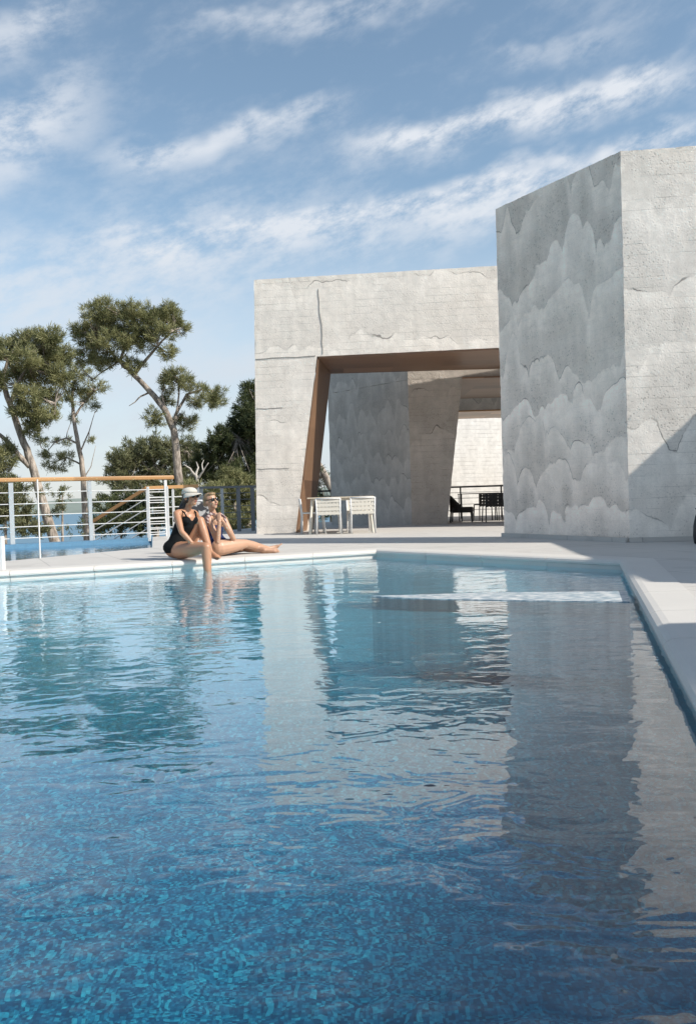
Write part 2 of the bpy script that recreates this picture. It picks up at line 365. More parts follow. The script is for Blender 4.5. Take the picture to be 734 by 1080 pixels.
gl = n.n.new('ShaderNodeBsdfGlossy'); gl.inputs['Roughness'].default_value = 0.02; gl.inputs['Color'].default_value = (0.97, 0.98, 1.0, 1); n.put(gl.inputs['Normal'], N_)
mx = n.n.new('ShaderNodeMixShader'); n.put(mx.inputs[0], fres); tp_ = n.n.new('ShaderNodeBsdfTransparent'); tp_.inputs[0].default_value = (0.50, 0.90, 1.0, 1)
tm = n.n.new('ShaderNodeMixShader'); tm.inputs[0].default_value = 0.36; n.l.new(tr.outputs[0], tm.inputs[1]); n.l.new(tp_.outputs[0], tm.inputs[2])
n.l.new(tm.outputs[0], mx.inputs[1]); n.l.new(gl.outputs[0], mx.inputs[2])
n.l.new(mx.outputs[0], out.inputs[0])

m, n, b = mat('sea_water'); M_sea = m
p = n.pos(); n.put(b.inputs['Base Color'], n.mix(n.noise(p, 0.01, 4), (0.05, 0.15, 0.23), (0.08, 0.19, 0.27)))
b.inputs['Roughness'].default_value = 0.35; n.put(b.inputs['Normal'], n.bump(n.noise(p, 0.4, 5, 0.6), 0.6, 0.5))
M_ground = plain('dry_scrub_ground', (0.20, 0.17, 0.11), 0.95, 0.4, 1.5, bump=0.05)
M_hill = plain('hazy_hill_scrub', (0.20, 0.235, 0.20), 0.95, 0.35, 0.012)
M_white = plain('white_painted_metal', (0.66, 0.655, 0.64), 0.4, 0.05, 9)
M_bluegrey = plain('blue_grey_painted_metal', (0.40, 0.43, 0.445), 0.45, 0.08, 9)
M_grey = plain('grey_painted_metal', (0.15, 0.165, 0.18), 0.5, 0.1, 9)
M_dark = plain('dark_metal', (0.022, 0.022, 0.024), 0.5, 0.2, 20)
M_darkwick = plain('black_wicker', (0.020, 0.018, 0.017), 0.7, 0.3, 60)
M_cream = plain('cream_woven_strap', (0.66, 0.62, 0.54), 0.7, 0.08, 40)
M_tabletop = plain('pale_wood_slats', (0.62, 0.53, 0.40), 0.6, 0.12, 25)

# ------------------------------------------------------------------ ground, sea, hills
def sheet(name, pts, z, material, thick=0):
    mb = MB(); k = len(pts)
    mb.add([(x, y, z) for x, y in pts], [tuple(range(k))]); return struct(mb.build(name, material))
m_ = MB(); m_.add([(-9000, -300, -12), (9000, -300, -12), (9000, 9000, -12), (-9000, 9000, -12)], [(0, 1, 2, 3)]); struct(m_.build('sea', M_sea))
gx = np.concatenate([np.linspace(-260, -45, 20), np.linspace(-40, 40, 45), np.linspace(45, 260, 20)])
gyv = np.concatenate([np.linspace(-120, -10, 12), np.linspace(-8, 60, 40), np.linspace(65, 320, 25)])
def gh(x, y):
    base = -1.7 if y < 38 else -1.7 - (y-38)*0.075
    return base + 0.18*math.sin(x*0.5+y*0.3) + 0.12*math.sin(x*1.3-y*0.9) - max(0, abs(x)-60)*0.06
mb = MB(); mb.add([(x, y, gh(x, y)) for y in gyv for x in gx], [(j*len(gx)+i, j*len(gx)+i+1, (j+1)*len(gx)+i+1, (j+1)*len(gx)+i) for j in range(len(gyv)-1) for i in range(len(gx)-1)])
struct(mb.build('ground', M_ground, smooth=True))
mb = MB(); X = np.linspace(-2600, 2600, 160); vs = []
for k, (yy, zz) in enumerate(((1500, -13), (1700, .55), (2000, 1.0), (2500, -13))):
    for x in X:
        hh = 26 + 20*math.sin(x*0.0031+1) + 12*math.sin(x*0.009+0.5) + 6*math.sin(x*0.027)
        vs.append((x, yy + 60*math.sin(x*0.004), zz if zz < 0 else -8+hh*zz))
mb.add(vs, [(k*160+i, k*160+i+1, (k+1)*160+i+1, (k+1)*160+i) for k in range(3) for i in range(159)])
struct(mb.build('hills', M_hill, smooth=True))

# ------------------------------------------------------------------ deck, pool
POOL = [(-12.0, 5.74), (0.36, 11.28), (2.70, 8.45), (1.22, 3.04), (-0.70, -4.0), (-12.0, -4.0)]
WZ = -0.10
DECK = [(-14, 7.0), (-4.50, 11.30), (-3.14, 13.62), (-4.10, 17.85), (-3.0, 20.35), (-1.6, 24.6), (2.0, 27.2), (14, 28), (14, -6), (-14, -6)]
def fill(name, outer, hole, z, material, skirt):
    bm = bmesh.new(); ed = []
    for loop in (outer, hole):
        vs = [bm.verts.new((x, y, z)) for x, y in loop]
        ed += [bm.edges.new((vs[i], vs[(i+1) % len(vs)])) for i in range(len(vs))]
    bmesh.ops.triangle_fill(bm, use_beauty=True, edges=ed, normal=(0, 0, 1))
    k = len(outer); bm.verts.ensure_lookup_table(); top_ = [bm.verts[i] for i in range(k)]
    low = [bm.verts.new((x, y, z-skirt)) for x, y in outer]
    for i in range(k): bm.faces.new((top_[i], top_[(i+1) % k], low[(i+1) % k], low[i]))
    bmesh.ops.recalc_face_normals(bm, faces=bm.faces)
    me = bpy.data.meshes.new(name); bm.to_mesh(me); bm.free()
    return struct(link(name, me, material))
def offset(poly, dist):
    """move every edge of a clockwise polygon outwards"""
    k = len(poly); res = []
    for i in range(k):
        a, b_, c_ = Vector(poly[i-1]), Vector(poly[i]), Vector(poly[(i+1) % k])
        d1, d2 = (b_-a).normalized(), (c_-b_).normalized()
        n1, n2 = Vector((-d1.y, d1.x)), Vector((-d2.y, d2.x))
        q = (n1+n2); q = q/q.length; res.append(tuple(b_ + q*(dist/max(0.2, q.dot(n1)))))
    return res
fill('deck', DECK, offset(POOL, 0.30), 0.0, M_deck, 1.9)
# coping stones round the pool: rounded nosing, joints about every metre
prof = [(0.305, -0.05), (0.305, 0.006), (0.05, 0.006), (0.015, 0.001), (-0.012, -0.012), (-0.025, -0.032), (-0.022, -0.052), (0.004, -0.060), (0.004, -0.150)]
rings = [offset(POOL, d_) for d_, z_ in prof]
mb = MB()
for e in range(len(POOL)):
    e2 = (e+1) % len(POOL); L = (Vector(POOL[e2])-Vector(POOL[e])).length; ns = max(1, round(L/0.9))
    for s_ in range(ns):
        g = 0.003/L; t0, t1 = s_/ns + (g if s_ else 0), (s_+1)/ns - (g if s_ < ns-1 else 0)
        vs = [Vector(rings[k][e]).lerp(Vector(rings[k][e2]), t) for t in (t0, t1) for k in range(len(prof))]
        vs = [(v.x, v.y, prof[i % len(prof)][1]) for i, v in enumerate(vs)]
        q = len(prof); mb.add(vs, [(i, i+1, q+i+1, q+i) for i in range(q-1)] + [tuple(range(q)), tuple(range(2*q-1, q-1, -1))])
struct(mb.build('pool_coping', M_coping))
mb = MB(); k = len(POOL); wall = offset(POOL, 0.006)
fl = lambda y: -0.62 - 0.55*min(1, max(0, (8.0-y)/7.0))
mb.add([(x, y, -0.1505) for x, y in wall] + [(x, y, fl(y)) for x, y in wall], [(i, (i+1) % k, k+(i+1) % k, k+i) for i in range(k)])
inner = wall; bmf = bmesh.new(); vs_ = [bmf.verts.new((x, y, 0)) for x, y in wall]; bmf.faces.new(vs_)
for yq in np.linspace(-3.5, 11, 40): bmesh.ops.bisect_plane(bmf, geom=bmf.verts[:]+bmf.edges[:]+bmf.faces[:], plane_co=(0, yq, 0), plane_no=(0, 1, 0))
bmf.verts.index_update(); mb.add([(v.co.x, v.co.y, fl(v.co.y)) for v in bmf.verts], [tuple(v.index for v in f.verts) for f in bmf.faces]); bmf.free()
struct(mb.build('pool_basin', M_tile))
sheet('pool_water', offset(POOL, 0.003), WZ, M_water)
# pale slab added in place of the lit strip at the pool's far right
mb = MB(); q = [J(392, 628.5, 1), J(520, 624.8, 1), J(661, 623.6, 1), J(664, 634.5, 1), J(540, 633, 1), J(430, 631, 1)]
pts = []
for v in q:
    d_ = v-Vector((0, 0, CH)); t = (WZ+0.005-CH)/d_.z; pts.append(Vector((0, 0, CH))+d_*t)
k = len(pts); mb.add(pts + [p_+Vector((0, 0, -0.56)) for p_ in pts], [tuple(range(k)), tuple(range(2*k-1, k-1, -1))] + [(i, k+i, k+(i+1) % k, (i+1) % k) for i in range(k)])
M_lit_strip, n, b = mat('pale_lit_strip'); p = n.pos(); x, y, z = n.xyz(p)
rp = n.noise(n.comb(n.m('MULTIPLY', x, 0.5), y, 0.0), 22, 3)
n.put(b.inputs['Base Color'], n.mix(n.mr(rp, 0.40, 0.62), (0.26, 0.34, 0.39), (0.66, 0.67, 0.66))); b.inputs['Roughness'].default_value = 0.35
n.put(b.inputs['Normal'], n.bump(rp, 0.6, 0.01))
tag(mb.build('lit_strip_slab', M_lit_strip), 'long pale tapering slab standing in for a lit strip on the pool near its far right corner', 'pool ledge')

# ------------------------------------------------------------------ concrete buildings
def prism(name, base, H, mats, parent, tops=None, rough=0.0035, cell=0.07, faces_mat=None):
    """upright block on a ground polygon; its faces are subdivided and slightly uneven so that edges are not razor clean"""
    bm = bmesh.new(); k = len(base); tops = tops or base
    lo = [bm.verts.new((x, y, 0)) for x, y in base]; hi = [bm.verts.new((x, y, H if not hasattr(H, '__len__') else H[i])) for i, (x, y) in enumerate(tops)]
    for i in range(k):
        f = bm.faces.new((lo[i], lo[(i+1) % k], hi[(i+1) % k], hi[i])); f.material_index = faces_mat[i] if faces_mat else 0
    f = bm.faces.new(hi); f.material_index = 0
    bmesh.ops.recalc_face_normals(bm, faces=bm.faces)
    me = bpy.data.meshes.new(name); uneven(bm, rough, cell); bm.to_mesh(me); bm.free()
    return link(name, me, mats, parent)
def uneven(bm, rough, cell):
    for axis in range(3):
        co = [v.co[axis] for v in bm.verts]; a, z = min(co), max(co)
        q = a + cell
        while q < z - cell*0.5:
            no = [0, 0, 0]; no[axis] = 1; pt = [0, 0, 0]; pt[axis] = q
            bmesh.ops.bisect_plane(bm, geom=bm.verts[:]+bm.edges[:]+bm.faces[:], plane_co=pt, plane_no=no, dist=1e-4); q += cell
    bm.normal_update()
    sharp = {v for e in bm.edges if len(e.link_faces) == 2 and e.calc_face_angle(0) > 0.3 for v in e.verts}
    for v in sharp:
        k = 1.0 if v.co.z > 0.05 else 0.0
        v.co += Vector((random.gauss(0, rough), random.gauss(0, rough), random.gauss(0, rough)*k))*0.7

blk = thing('concrete_building', 'tall pale concrete block with mountain-like relief at the right of the pool, nearest the viewer', 'building', (3.72, 11.26, 0))
prism('wall', [(2.50, 13.70), (3.71, 11.26), (7.9, 10.72), (7.9, 11.05), (4.6, 12.6)], [5.24, 5.14, 5.10, 5.2, 5.25], [M_side, M_front], blk, faces_mat=[0, 1, 1, 1, 0])
mb = MB(); a, b_, c_ = Vector((2.50, 13.70, 0)), Vector((3.71, 11.26, 0)), Vector((7.6, 10.75, 0))
mb.bar(a+Vector((-0.03, 0, 0.03)), b_+Vector((-0.045, -0.02, 0.03)), 0.05, 0.06); mb.bar(b_+Vector((-0.02, -0.03, 0.032)), c_+Vector((0, -0.03, 0.032)), 0.05, 0.06)
mb.build('plinth', M_deck, blk)

# portal: leaning left pier, long beam, right pier hidden behind the block
arch = thing('concrete_portal', 'wide pale concrete portal with a leaning left pier and a wood-lined opening', 'building', (-1.5, 17.9, 0))
fy = lambda x: 17.93 - (x+1.93)*0.106
bk = lambda x: 19.0 + (x+1.0)*0.055
xr_top, xr_bot = -0.545, -1.11
YB = 19.9
v_rt, v_rb = J(347, 394, YB), J(329, 561, YB)
SOF_F, SOF_B = 3.66, 3.655
F = [(-1.93, 0), (xr_bot, 0), (xr_top, SOF_F), (5.2, SOF_F), (5.2, 0), (7.2, 0), (7.2, 5.32), (-1.82, 5.32)]
B_ = [(-1.85, 0), (-1.0, 0), (-0.62, SOF_B), (5.2, SOF_B), (5.2, 0), (7.2, 0), (7.2, 5.32), (-1.75, 5.32)]
bm = bmesh.new()
fv = [bm.verts.new((x, fy(x), z)) for x, z in F]; bv = [bm.verts.new((x, bk(x), z)) for x, z in B_]
for idx in ((0, 1, 2, 7), (2, 3, 6, 7), (3, 4, 5, 6)):
    bm.faces.new([fv[i] for i in idx]); bm.faces.new([bv[i] for i in reversed(idx)])
for i in range(8):
    j = (i+1) % 8; bm.faces.new((fv[i], fv[j], bv[j], bv[i]))
bmesh.ops.recalc_face_normals(bm, faces=bm.faces); uneven(bm, 0.003, 0.11)
me = bpy.data.meshes.new('wall'); bm.to_mesh(me); bm.free(); link('wall', me, M_arch, arch)
def slab(a, b, c, d, inset):
    """thin board lying on the quad a b c d, thickness towards inset"""
    q = [Vector(v) for v in (a, b, c, d)]; o = Vector(inset)
    return MB().add([v+o*0.15 for v in q]+[v+o for v in q], [(0,1,2,3),(7,6,5,4),(0,4,5,1),(1,5,6,2),(2,6,7,3),(3,7,4,0)])
e_ = 0.025
slab((xr_top+.03, fy(xr_top)+e_, SOF_F), (5.18, fy(5.2)+e_, SOF_F), (5.18, YB-.01, v_rt.z+.03), (v_rt.x+.03, YB-.01, v_rt.z+.03), (0, 0, -0.035)).build('soffit', M_soffit, arch)
slab((xr_bot, fy(xr_bot)+e_, 0.01), (v_rb.x, YB-.01, 0.01), (v_rt.x, YB-.01, v_rt.z), (xr_top, fy(xr_top)+e_, SOF_F-.03), (0.04, 0, -0.008)).build('reveal', M_reveal, arch)
MB().box((-1.85, bk(-1)+.002, 0), (v_rb.x-.03, YB, 3.86)).build('pier_return', M_arch, arch)
a_, b__ = v_rb.x-.027, 5.2
MB().add([(a_, bk(a_)+.02, 3.64), (b__, bk(b__)+.02, 3.64), (b__, YB, v_rt.z+.035), (a_, YB, v_rt.z+.035), (a_, bk(a_)+.02, 3.84), (b__, bk(b__)+.02, 3.84), (b__, YB, 3.78), (a_, YB, 3.78)],
         [(0,3,2,1),(4,5,6,7),(0,1,5,4),(1,2,6,5),(2,3,7,6),(3,0,4,7)]).build('roof_slab', M_arch, arch)
# construction joints on the front: one irregular vertical crack above the opening, two level ones on the pier
def crack(pts, wdt, name):
    mb = MB()
    for (x0, z0), (x1, z1) in zip(pts[:-1], pts[1:]):
        q = [(x0, fy(x0)-.003, z0), (x1, fy(x1)-.003, z1)]
        mb.bar(q[0], q[1], 0.012, wdt, Vector((0, -1, 0)).cross((Vector(q[1])-Vector(q[0])).normalized()))
    mb.build(name, M_crack, arch)
M_crack = plain('dark_open_joint', (0.22, 0.21, 0.195), 0.95, 0.5, 30)
r2 = random.Random(4)
zz = np.linspace(5.05, 3.70, 12); crack([(-0.47 + r2.uniform(-.018, .018) - 0.05*(5.05-z)/1.35*-1, z) for z in zz], 0.011, 'joint')
crack([(x, 3.665 + r2.uniform(-.008, .008)) for x in np.linspace(-1.84, -0.58, 12)], 0.011, 'joint')
crack([(x, 1.36 + r2.uniform(-.010, .010)) for x in np.linspace(-1.88, -1.2, 8)], 0.005, 'joint')
crack([(x, 2.62 + r2.uniform(-.010, .010)) for x in np.linspace(-1.86, -1.3, 8)], 0.005, 'joint')

# second portal behind, turned: cloud-relief pier and a shaded beam running right
bkp = thing('concrete_portal', 'darker concrete pier with cloud-like relief standing behind the wide portal opening', 'building', (1.5, 20.3, 0))
cB, rB = J(434.5, 554, 20.3), J(471.5, 553, 20.25)
rT = J(488, 394, 20.22); lB = J(350, 553, 22.6); lT = J(347.5, 380, 22.6)
Hb = 5.2; tr_x = rB.x + (rT.x-rB.x)*(Hb/rT.z)
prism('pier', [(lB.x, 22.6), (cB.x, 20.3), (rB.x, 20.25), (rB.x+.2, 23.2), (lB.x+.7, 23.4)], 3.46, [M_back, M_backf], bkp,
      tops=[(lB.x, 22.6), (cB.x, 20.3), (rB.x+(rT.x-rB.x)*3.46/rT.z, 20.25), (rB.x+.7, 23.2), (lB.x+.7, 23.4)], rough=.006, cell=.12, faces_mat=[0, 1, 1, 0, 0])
prism_beam = MB()
bp = [(lB.x, 22.6), (cB.x, 20.3), (9.0, 20.1), (9.0, 24.4), (lB.x+.7, 24.4)]
k = len(bp); prism_beam.add([(x, y, 3.465) for x, y in bp]+[(x, y, Hb) for x, y in bp], [tuple(range(k)), tuple(range(2*k-1, k-1, -1))]+[(i, (i+1) % k, k+(i+1) % k, k+i) for i in range(k)])
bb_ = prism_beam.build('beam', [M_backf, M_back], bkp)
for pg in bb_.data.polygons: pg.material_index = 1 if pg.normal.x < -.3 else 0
MB().box((rB.x+.45, 20.14, 3.43), (8.9, 24.38, 3.461)).build('soffit', M_soffit, bkp)
# lower roof edge beyond
rf = thing('roof_edge', 'low concrete roof edge with wood underside beyond the rear portal', 'roof', (5, 25.5, 0))
MB().box((2.2, 25.0, 3.16), (9.4, 27.4, 3.75)).build('beam', M_back, rf)
MB().box((2.22, 25.02, 3.12), (9.38, 27.38, 3.157)).build('soffit', M_rail, rf)
MB().box((8.6, 25.2, 0), (9.2, 27.2, 3.115)).build('column', M_back, rf)
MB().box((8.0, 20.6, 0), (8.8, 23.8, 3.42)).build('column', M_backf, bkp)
M_wht = concrete('white_boarded_wall', (0.66, 0.65, 0.63), (1, 0), [], 0.2, 1.0, 0.15, 0.02)
ww = MB().add([(x, y, z) for z in (-1.8, 5.4) for x, y in ((0.6, 29.0), (17, 37.2), (16.8, 37.6), (0.4, 29.4))], [(0,3,2,1),(4,5,6,7),(0,1,5,4),(1,2,6,5),(2,3,7,6),(3,0,4,7)]).build('boundary_wall', M_wht); tag(ww, 'bright white boarded wall closing the terrace beyond the rear railing', 'wall')
# neighbouring wings on the right, they shade the deck
wg = thing('concrete_building', 'plain concrete wing to the right that shades the deck before the block', 'building', (8.1, 7, 0))
def wing(parent, base, H): return prism('wall', base, H, [M_side, M_front], parent, faces_mat=[0, 1, 1, 1, 0][:len(base)], rough=.008, cell=.25)
t_ = Vector((0.1, 0.995)); w0 = Vector((7.75, 3.62))
w1 = w0 + t_*6.9
wing(wg, [(w1.x, w1.y), (w0.x, w0.y), (12, 3.2), (12, 10.4)], 5.17)
wg2 = thing('concrete_building', 'plain concrete wing beside the near end of the pool', 'building', (6.0, 0, 0))
wing(wg2, [(6.3, 1.95), (5.6, -5.5), (11, -5.5), (11, 1.6)], 4.65)

# ------------------------------------------------------------------ overflow basin, railings
FE0, FE1 = Vector((-4.50, 11.30, 0)), Vector((-3.14, 13.62, 0))
fd = (FE1-FE0).normalized(); fn = Vector((-fd.y, fd.x, 0))
A0 = FE0 - fd*2.6; A1 = FE1
B0, B1 = Vector((-9.4, 15.1, 0)), Vector((-4.10, 17.75, 0))
def slabq(q, z0, z1): return MB().add([(v.x, v.y, z0) for v in q]+[(v.x, v.y, z1) for v in q], [(0,3,2,1),(4,5,6,7),(0,1,5,4),(1,2,6,5),(2,3,7,6),(3,0,4,7)])
bn = Vector((-(B1-B0).normalized().y, (B1-B0).normalized().x, 0)); qb = [A0+fn*.006, A1+fn*.006+fd*-.01, B1+Vector((-.01, -.006, 0)), B0]
struct(slabq(qb, -.6, -.32).build('basin_floor', M_basin))
mb = MB(); mb.add([(v.x, v.y, -0.095) for v in qb], [(0, 1, 2, 3)]); struct(mb.build('basin_water', M_water))
struct(slabq([B0, B1, B1+bn*.35, B0+bn*.35], -1.9, -0.012).build('basin_curb', M_bluecurb))
def railing(name, label, group=None): return thing(name, label, 'railing', (0, 0, 0), 0, group)
# left railing: wood handrail on posts, five cables, standing on the far curb of the basin
rl = railing('railing', 'white cable railing with a wooden handrail beyond the blue basin')
k0, k1 = B0+bn*.17, B1+bn*.17
hL, hR = k0.copy(), k1+(k1-k0).normalized()*.50
hL.z = hR.z = 1.245
dR = (hR-hL).normalized()
MB().bar(hL, hR+dR*0.05, 0.10, 0.085).build('handrail', M_rail, rl, bevel=0.02)
def on(px, z):
    """point of the railing line seen at photo column px"""
    best = min((abs((J(px, 530, 10).x/10) - ((hL+(hR-hL)*t).x/(hL+(hR-hL)*t).y)), t) for t in np.linspace(0, 1.1, 1201))[1]
    v = hL+(hR-hL)*best; return Vector((v.x, v.y, z))
ZT = hL.z - 0.05
for px, wd, zb, mt in ((12, .085, -.012, M_bluegrey), (95, .070, -.012, M_bluegrey), (175, .055, 0, M_white)):
    MB().bar(on(px, zb), on(px, ZT), wd, .05, Vector((-dR.y, dR.x, 0))).build('post', mt, rl)
for k in range(5):
    z = ZT - 0.20 - k*0.225
    MB().tube([hL+Vector((0, 0, z-hL.z)), on(175, z)], 0.0095, 6).build('cable', M_white, rl)
tpost = J(42.5, 592, 11.6); tpost.z = 0
tag(MB().tube([tpost, tpost+Vector((0, 0, 1.075))], .011, 8).build('thin_post', M_white), 'thin white post standing alone at the near edge of the blue basin', 'post')
# gate of bars at the head of the stair, with the stair rail going down to the left
gt = railing('stair_gate', 'white barred gate frame beside the end of the wooden handrail')
g0, g1 = J(158, 574, 16.0), J(178, 571, 16.2); g0.z = g1.z = 0
for a in (g0, ): MB().bar(a, a+Vector((0, 0, 1.02)), .042).build('post', M_white, gt)
for a in (g1, ): MB().bar(a, a+Vector((0, 0, 1.02)), .042).build('post', M_white, gt)
for k in range(9): MB().bar(g0+Vector((0, 0, .12+k*.10)), g1+Vector((0, 0, .12+k*.10)), .010, .014).build('bar', M_white, gt)
sr = railing('stair_railing', 'sloping wooden stair handrail with diagonal cables descending behind the gate')
s0, s1, s2 = J(155, 514.5, 18.6), J(98, 550, 18.8), J(209, 512.5, 18.9)
MB().bar(s1, s0, .08, .07).bar(s0, s2, .08, .07).build('handrail', M_rail, sr)
dv = s1-s0
for k in range(1, 5): MB().tube([s0+Vector((0, 0, -.22*k)), s1+Vector((0, 0, -.22*k))], .012, 6).build('cable', M_white, sr)
for k in range(1, 5): MB().tube([s0+Vector((0, 0, -.22*k)), s2+Vector((0, 0, -.22*k))], .012, 6).build('cable', M_white, sr)
for v in (s0, s1, s2, s0.lerp(s2, .5)): MB().bar((v.x, v.y, v.z-1.1), v-Vector((0, 0, .02)), .045).build('post', M_white, sr)
# grey railing between the women and the portal
gr_ = railing('railing', 'dark grey railing between the women and the portal pier')
r0, r1 = J(203, 514.5, 19.3), J(300, 517, 20.2); r1.z = r0.z
MB().bar(r0, r1, .07, .05).build('handrail', M_grey, gr_)
for px, wd in ((233, .07), (250, .09), (265, .09), (212, .07), (281, .07)):
    t = (px-203)/97; v = r0.lerp(r1, t); MB().bar((v.x, v.y, 0.0), (v.x, v.y, r0.z-.025), wd, .03, Vector((0, 1, 0))).build('post', M_bluegrey if wd < .08 else M_grey, gr_)
for k in range(5): MB().tube([r0+Vector((0, 0, -.14-.15*k)), r1+Vector((0, 0, -.14-.15*k))], .009, 6).build('cable', M_grey, gr_)
rr_ = railing('railing', 'thin dark railing seen through the portal in front of the white wall')
q0, q1 = Vector((-1.4, 24.3, .92)), Vector((8.0, 24.9, .92))
q0 = Vector((-1.5, 24.2, .91)); MB().bar(q0, q1, .05, .05).build('handrail', M_dark, rr_)
for t in np.linspace(0, 1, 9):
    v = q0.lerp(q1, t); MB().bar((v.x, v.y, 0), v-Vector((0, 0, .025)), .04).build('post', M_dark, rr_)
for k in range(4): MB().tube([q0+Vector((0, 0, -.16-.17*k)), q1+Vector((0, 0, -.16-.17*k))], .007, 6).build('cable', M_grey, rr_)
# white stub post on the coping at the left edge of the view
sp = J(1.5, 602, 9.55); sp.z = 0
tag(MB().bar(sp+Vector((0, .0, 0.0)), sp+Vector((0, .0, .385)), .075, .075).build('white_post', M_white, bevel=.01), 'short white post on the coping at the far left', 'post')

# ------------------------------------------------------------------ furniture
def woven(mb_, w, z0, z1, y0, y1, nx, nz, sw=.6):
    """strips both ways with small gaps between"""
    dx, dz = w/nx, (z1-z0)/nz
    for i in range(nx):
        x = -w/2 + (i+.5)*dx; mb_.bar((x, y0, z0), (x, y1, z1), dx*.62, .006, Vector((0, 1, 0)))
    for k in range(nz):
        z = z0 + (k+.5)*dz; y = y0+(y1-y0)*(k+.5)/nz; mb_.bar((-w/2, y-.004, z), (w/2, y-.004, z), .006, dz*.66)
def make_chair(label, frame, weave, cat='chair', group=None):
    """woven strap chair; its back is at -y, it faces +y"""
    t = thing('woven_chair', label, cat, (0, 0, 0), 0, group)
    for sx in (-1, 1):
        local(MB().tube([(sx*.235, -.215, 0), (sx*.225, -.20, .36), (sx*.235, -.235, .70)], .015, 8).build('rear_leg', frame, t, True))
        local(MB().tube([(sx*.255, .25, 0), (sx*.235, .215, .43)], .015, 8).build('front_leg', frame, t, True))
    local(MB().tube([(-.235, -.235, .695), (0, -.25, .70), (.235, -.235, .695)], .015, 8).build('top_rail', frame, t, True))
    mb = MB(); woven(mb, .46, .37, .685, -.205, -.235, 6, 4); local(mb.build('backrest', weave, t))
    mb = MB()
    for i in range(6): mb.bar((-.19+i*.076, -.2, .425), (-.19+i*.076, .21, .43), .052, .006)
    for i in range(6): mb.bar((-.23, -.17+i*.07, .431), (.23, -.17+i*.07, .431), .058, .006)
    local(mb.build('seat', weave, t))
    mb = MB(); mb.bar((-.23, -.2, .415), (.23, -.2, .415), .022).bar((-.235, .215, .42), (.235, .215, .42), .022)
    for sx in (-1, 1): mb.bar((sx*.23, -.2, .415), (sx*.235, .215, .42), .022)
    local(mb.build('seat_frame', frame, t))
    return t
tb = thing('dining_table', 'pale slatted dining table in front of the portal opening', 'table', (0, 0, 0))
TY = 16.75
tl, trr = J(324, 524.5, TY), J(394, 525, TY); tw = trr.x-tl.x; tcx = (tl.x+trr.x)/2
tb.location = (tcx, TY+.33, 0)
mb = MB()
for i in range(8): mb.box((-tw/2, -.40+i*.1, .70), (tw/2, -.306+i*.1, .725))
local(mb.build('tabletop', M_tabletop, tb, bevel=.003))
for sx in (-1, 1):
    for sy in (-1, 1): local(MB().bar((sx*(tw/2-.03), sy*.34, 0), (sx*(tw/2-.09), sy*.30, .69), .035).build('leg', M_cream, tb))
for sy in (-.3, .3): local(MB().bar((-tw/2+.1, sy, .675), (tw/2-.1, sy, .675), .03, .045).build('apron', M_cream, tb))
GC = 'cream chairs around the pale table'
ch = make_chair('cream woven chair, its back to the pool, at the left half of the pale table', M_white, M_cream, group=GC)
cx = J(346.5, 545, TY-.2).x; ch.location = (cx, TY-.02, 0)
dup(ch, (J(382.5, 545, TY-.2).x, TY-.05, 0), 0.04, 'cream woven chair, its back to the pool, at the right half of the pale table')
dup(ch, (J(328, 545, TY).x, TY+.42, 0), -math.pi/2+.1, 'cream woven chair side-on at the left end of the pale table by the wood reveal')
dup(ch, (tcx-.28, TY+.92, 0), math.pi-.06, 'cream woven chair facing the pool behind the left half of the pale table')
dup(ch, (tcx+.36, TY+.94, 0), math.pi+.05, 'cream woven chair facing the pool behind the right half of the pale table')
GD = 'black furniture on the rear terrace'
dk = make_chair('black woven chair beside the concrete block edge on the rear terrace', M_dark, M_darkwick, group='black woven chairs on the rear terrace')
dk.location = (J(521, 545, 21.0).x, 21.0, 0)
dup(dk, (J(513, 545, 22.1).x, 22.2, 0), .15, 'black woven chair half hidden behind another at the rear terrace table')
t2 = thing('side_table', 'thin black table between the lounge chair and the woven chairs', 'table', (J(503, 545, 22).x, 22.0, 0))
local(MB().box((-.45, -.3, .70), (.55, .3, .72)).build('tabletop', M_dark, t2))
for sx in (-.42, .52):
    for sy in (-.27, .27): local(MB().bar((sx, sy, 0), (sx, sy, .70), .022).build('leg', M_dark, t2))
lo_ = thing('lounge_chair', 'low black wicker lounge chair at the foot of the rear pier', 'armchair', (J(485, 548, 21.6).x, 21.6, 0), -math.pi/2-.2)
mb = MB(); # rounded shell back
pr_ = []
for i in range(13):
    a = math.pi*(i/12); hh = .40+.28*math.sin(a)**1.2
    pr_.append((-.36*math.cos(a), -.30*math.sin(a)+.05, hh))
vs = []
for (x, y, h_) in pr_: vs += [(x, y, .26), (x, y, h_), (x*.86, y*.86, h_), (x*.86, y*.86, .26)]
fs = []
for i in range(12):
    for k in range(4): fs.append((i*4+k, i*4+(k+1) % 4, (i+1)*4+(k+1) % 4, (i+1)*4+k))
fs += [(0, 1, 2, 3), (51, 50, 49, 48)]
local(mb.add(vs, fs).build('backrest', M_darkwick, lo_))
local(MB().box((-.31, -.2, .24), (.31, .34, .38)).build('seat', M_darkwick, lo_, bevel=.04))
for sx in (-.28, .28):
    for sy in (-.2, .3): local(MB().bar((sx*1.08, sy*1.08, 0), (sx, sy, .26), .028).build('leg', M_dark, lo_))
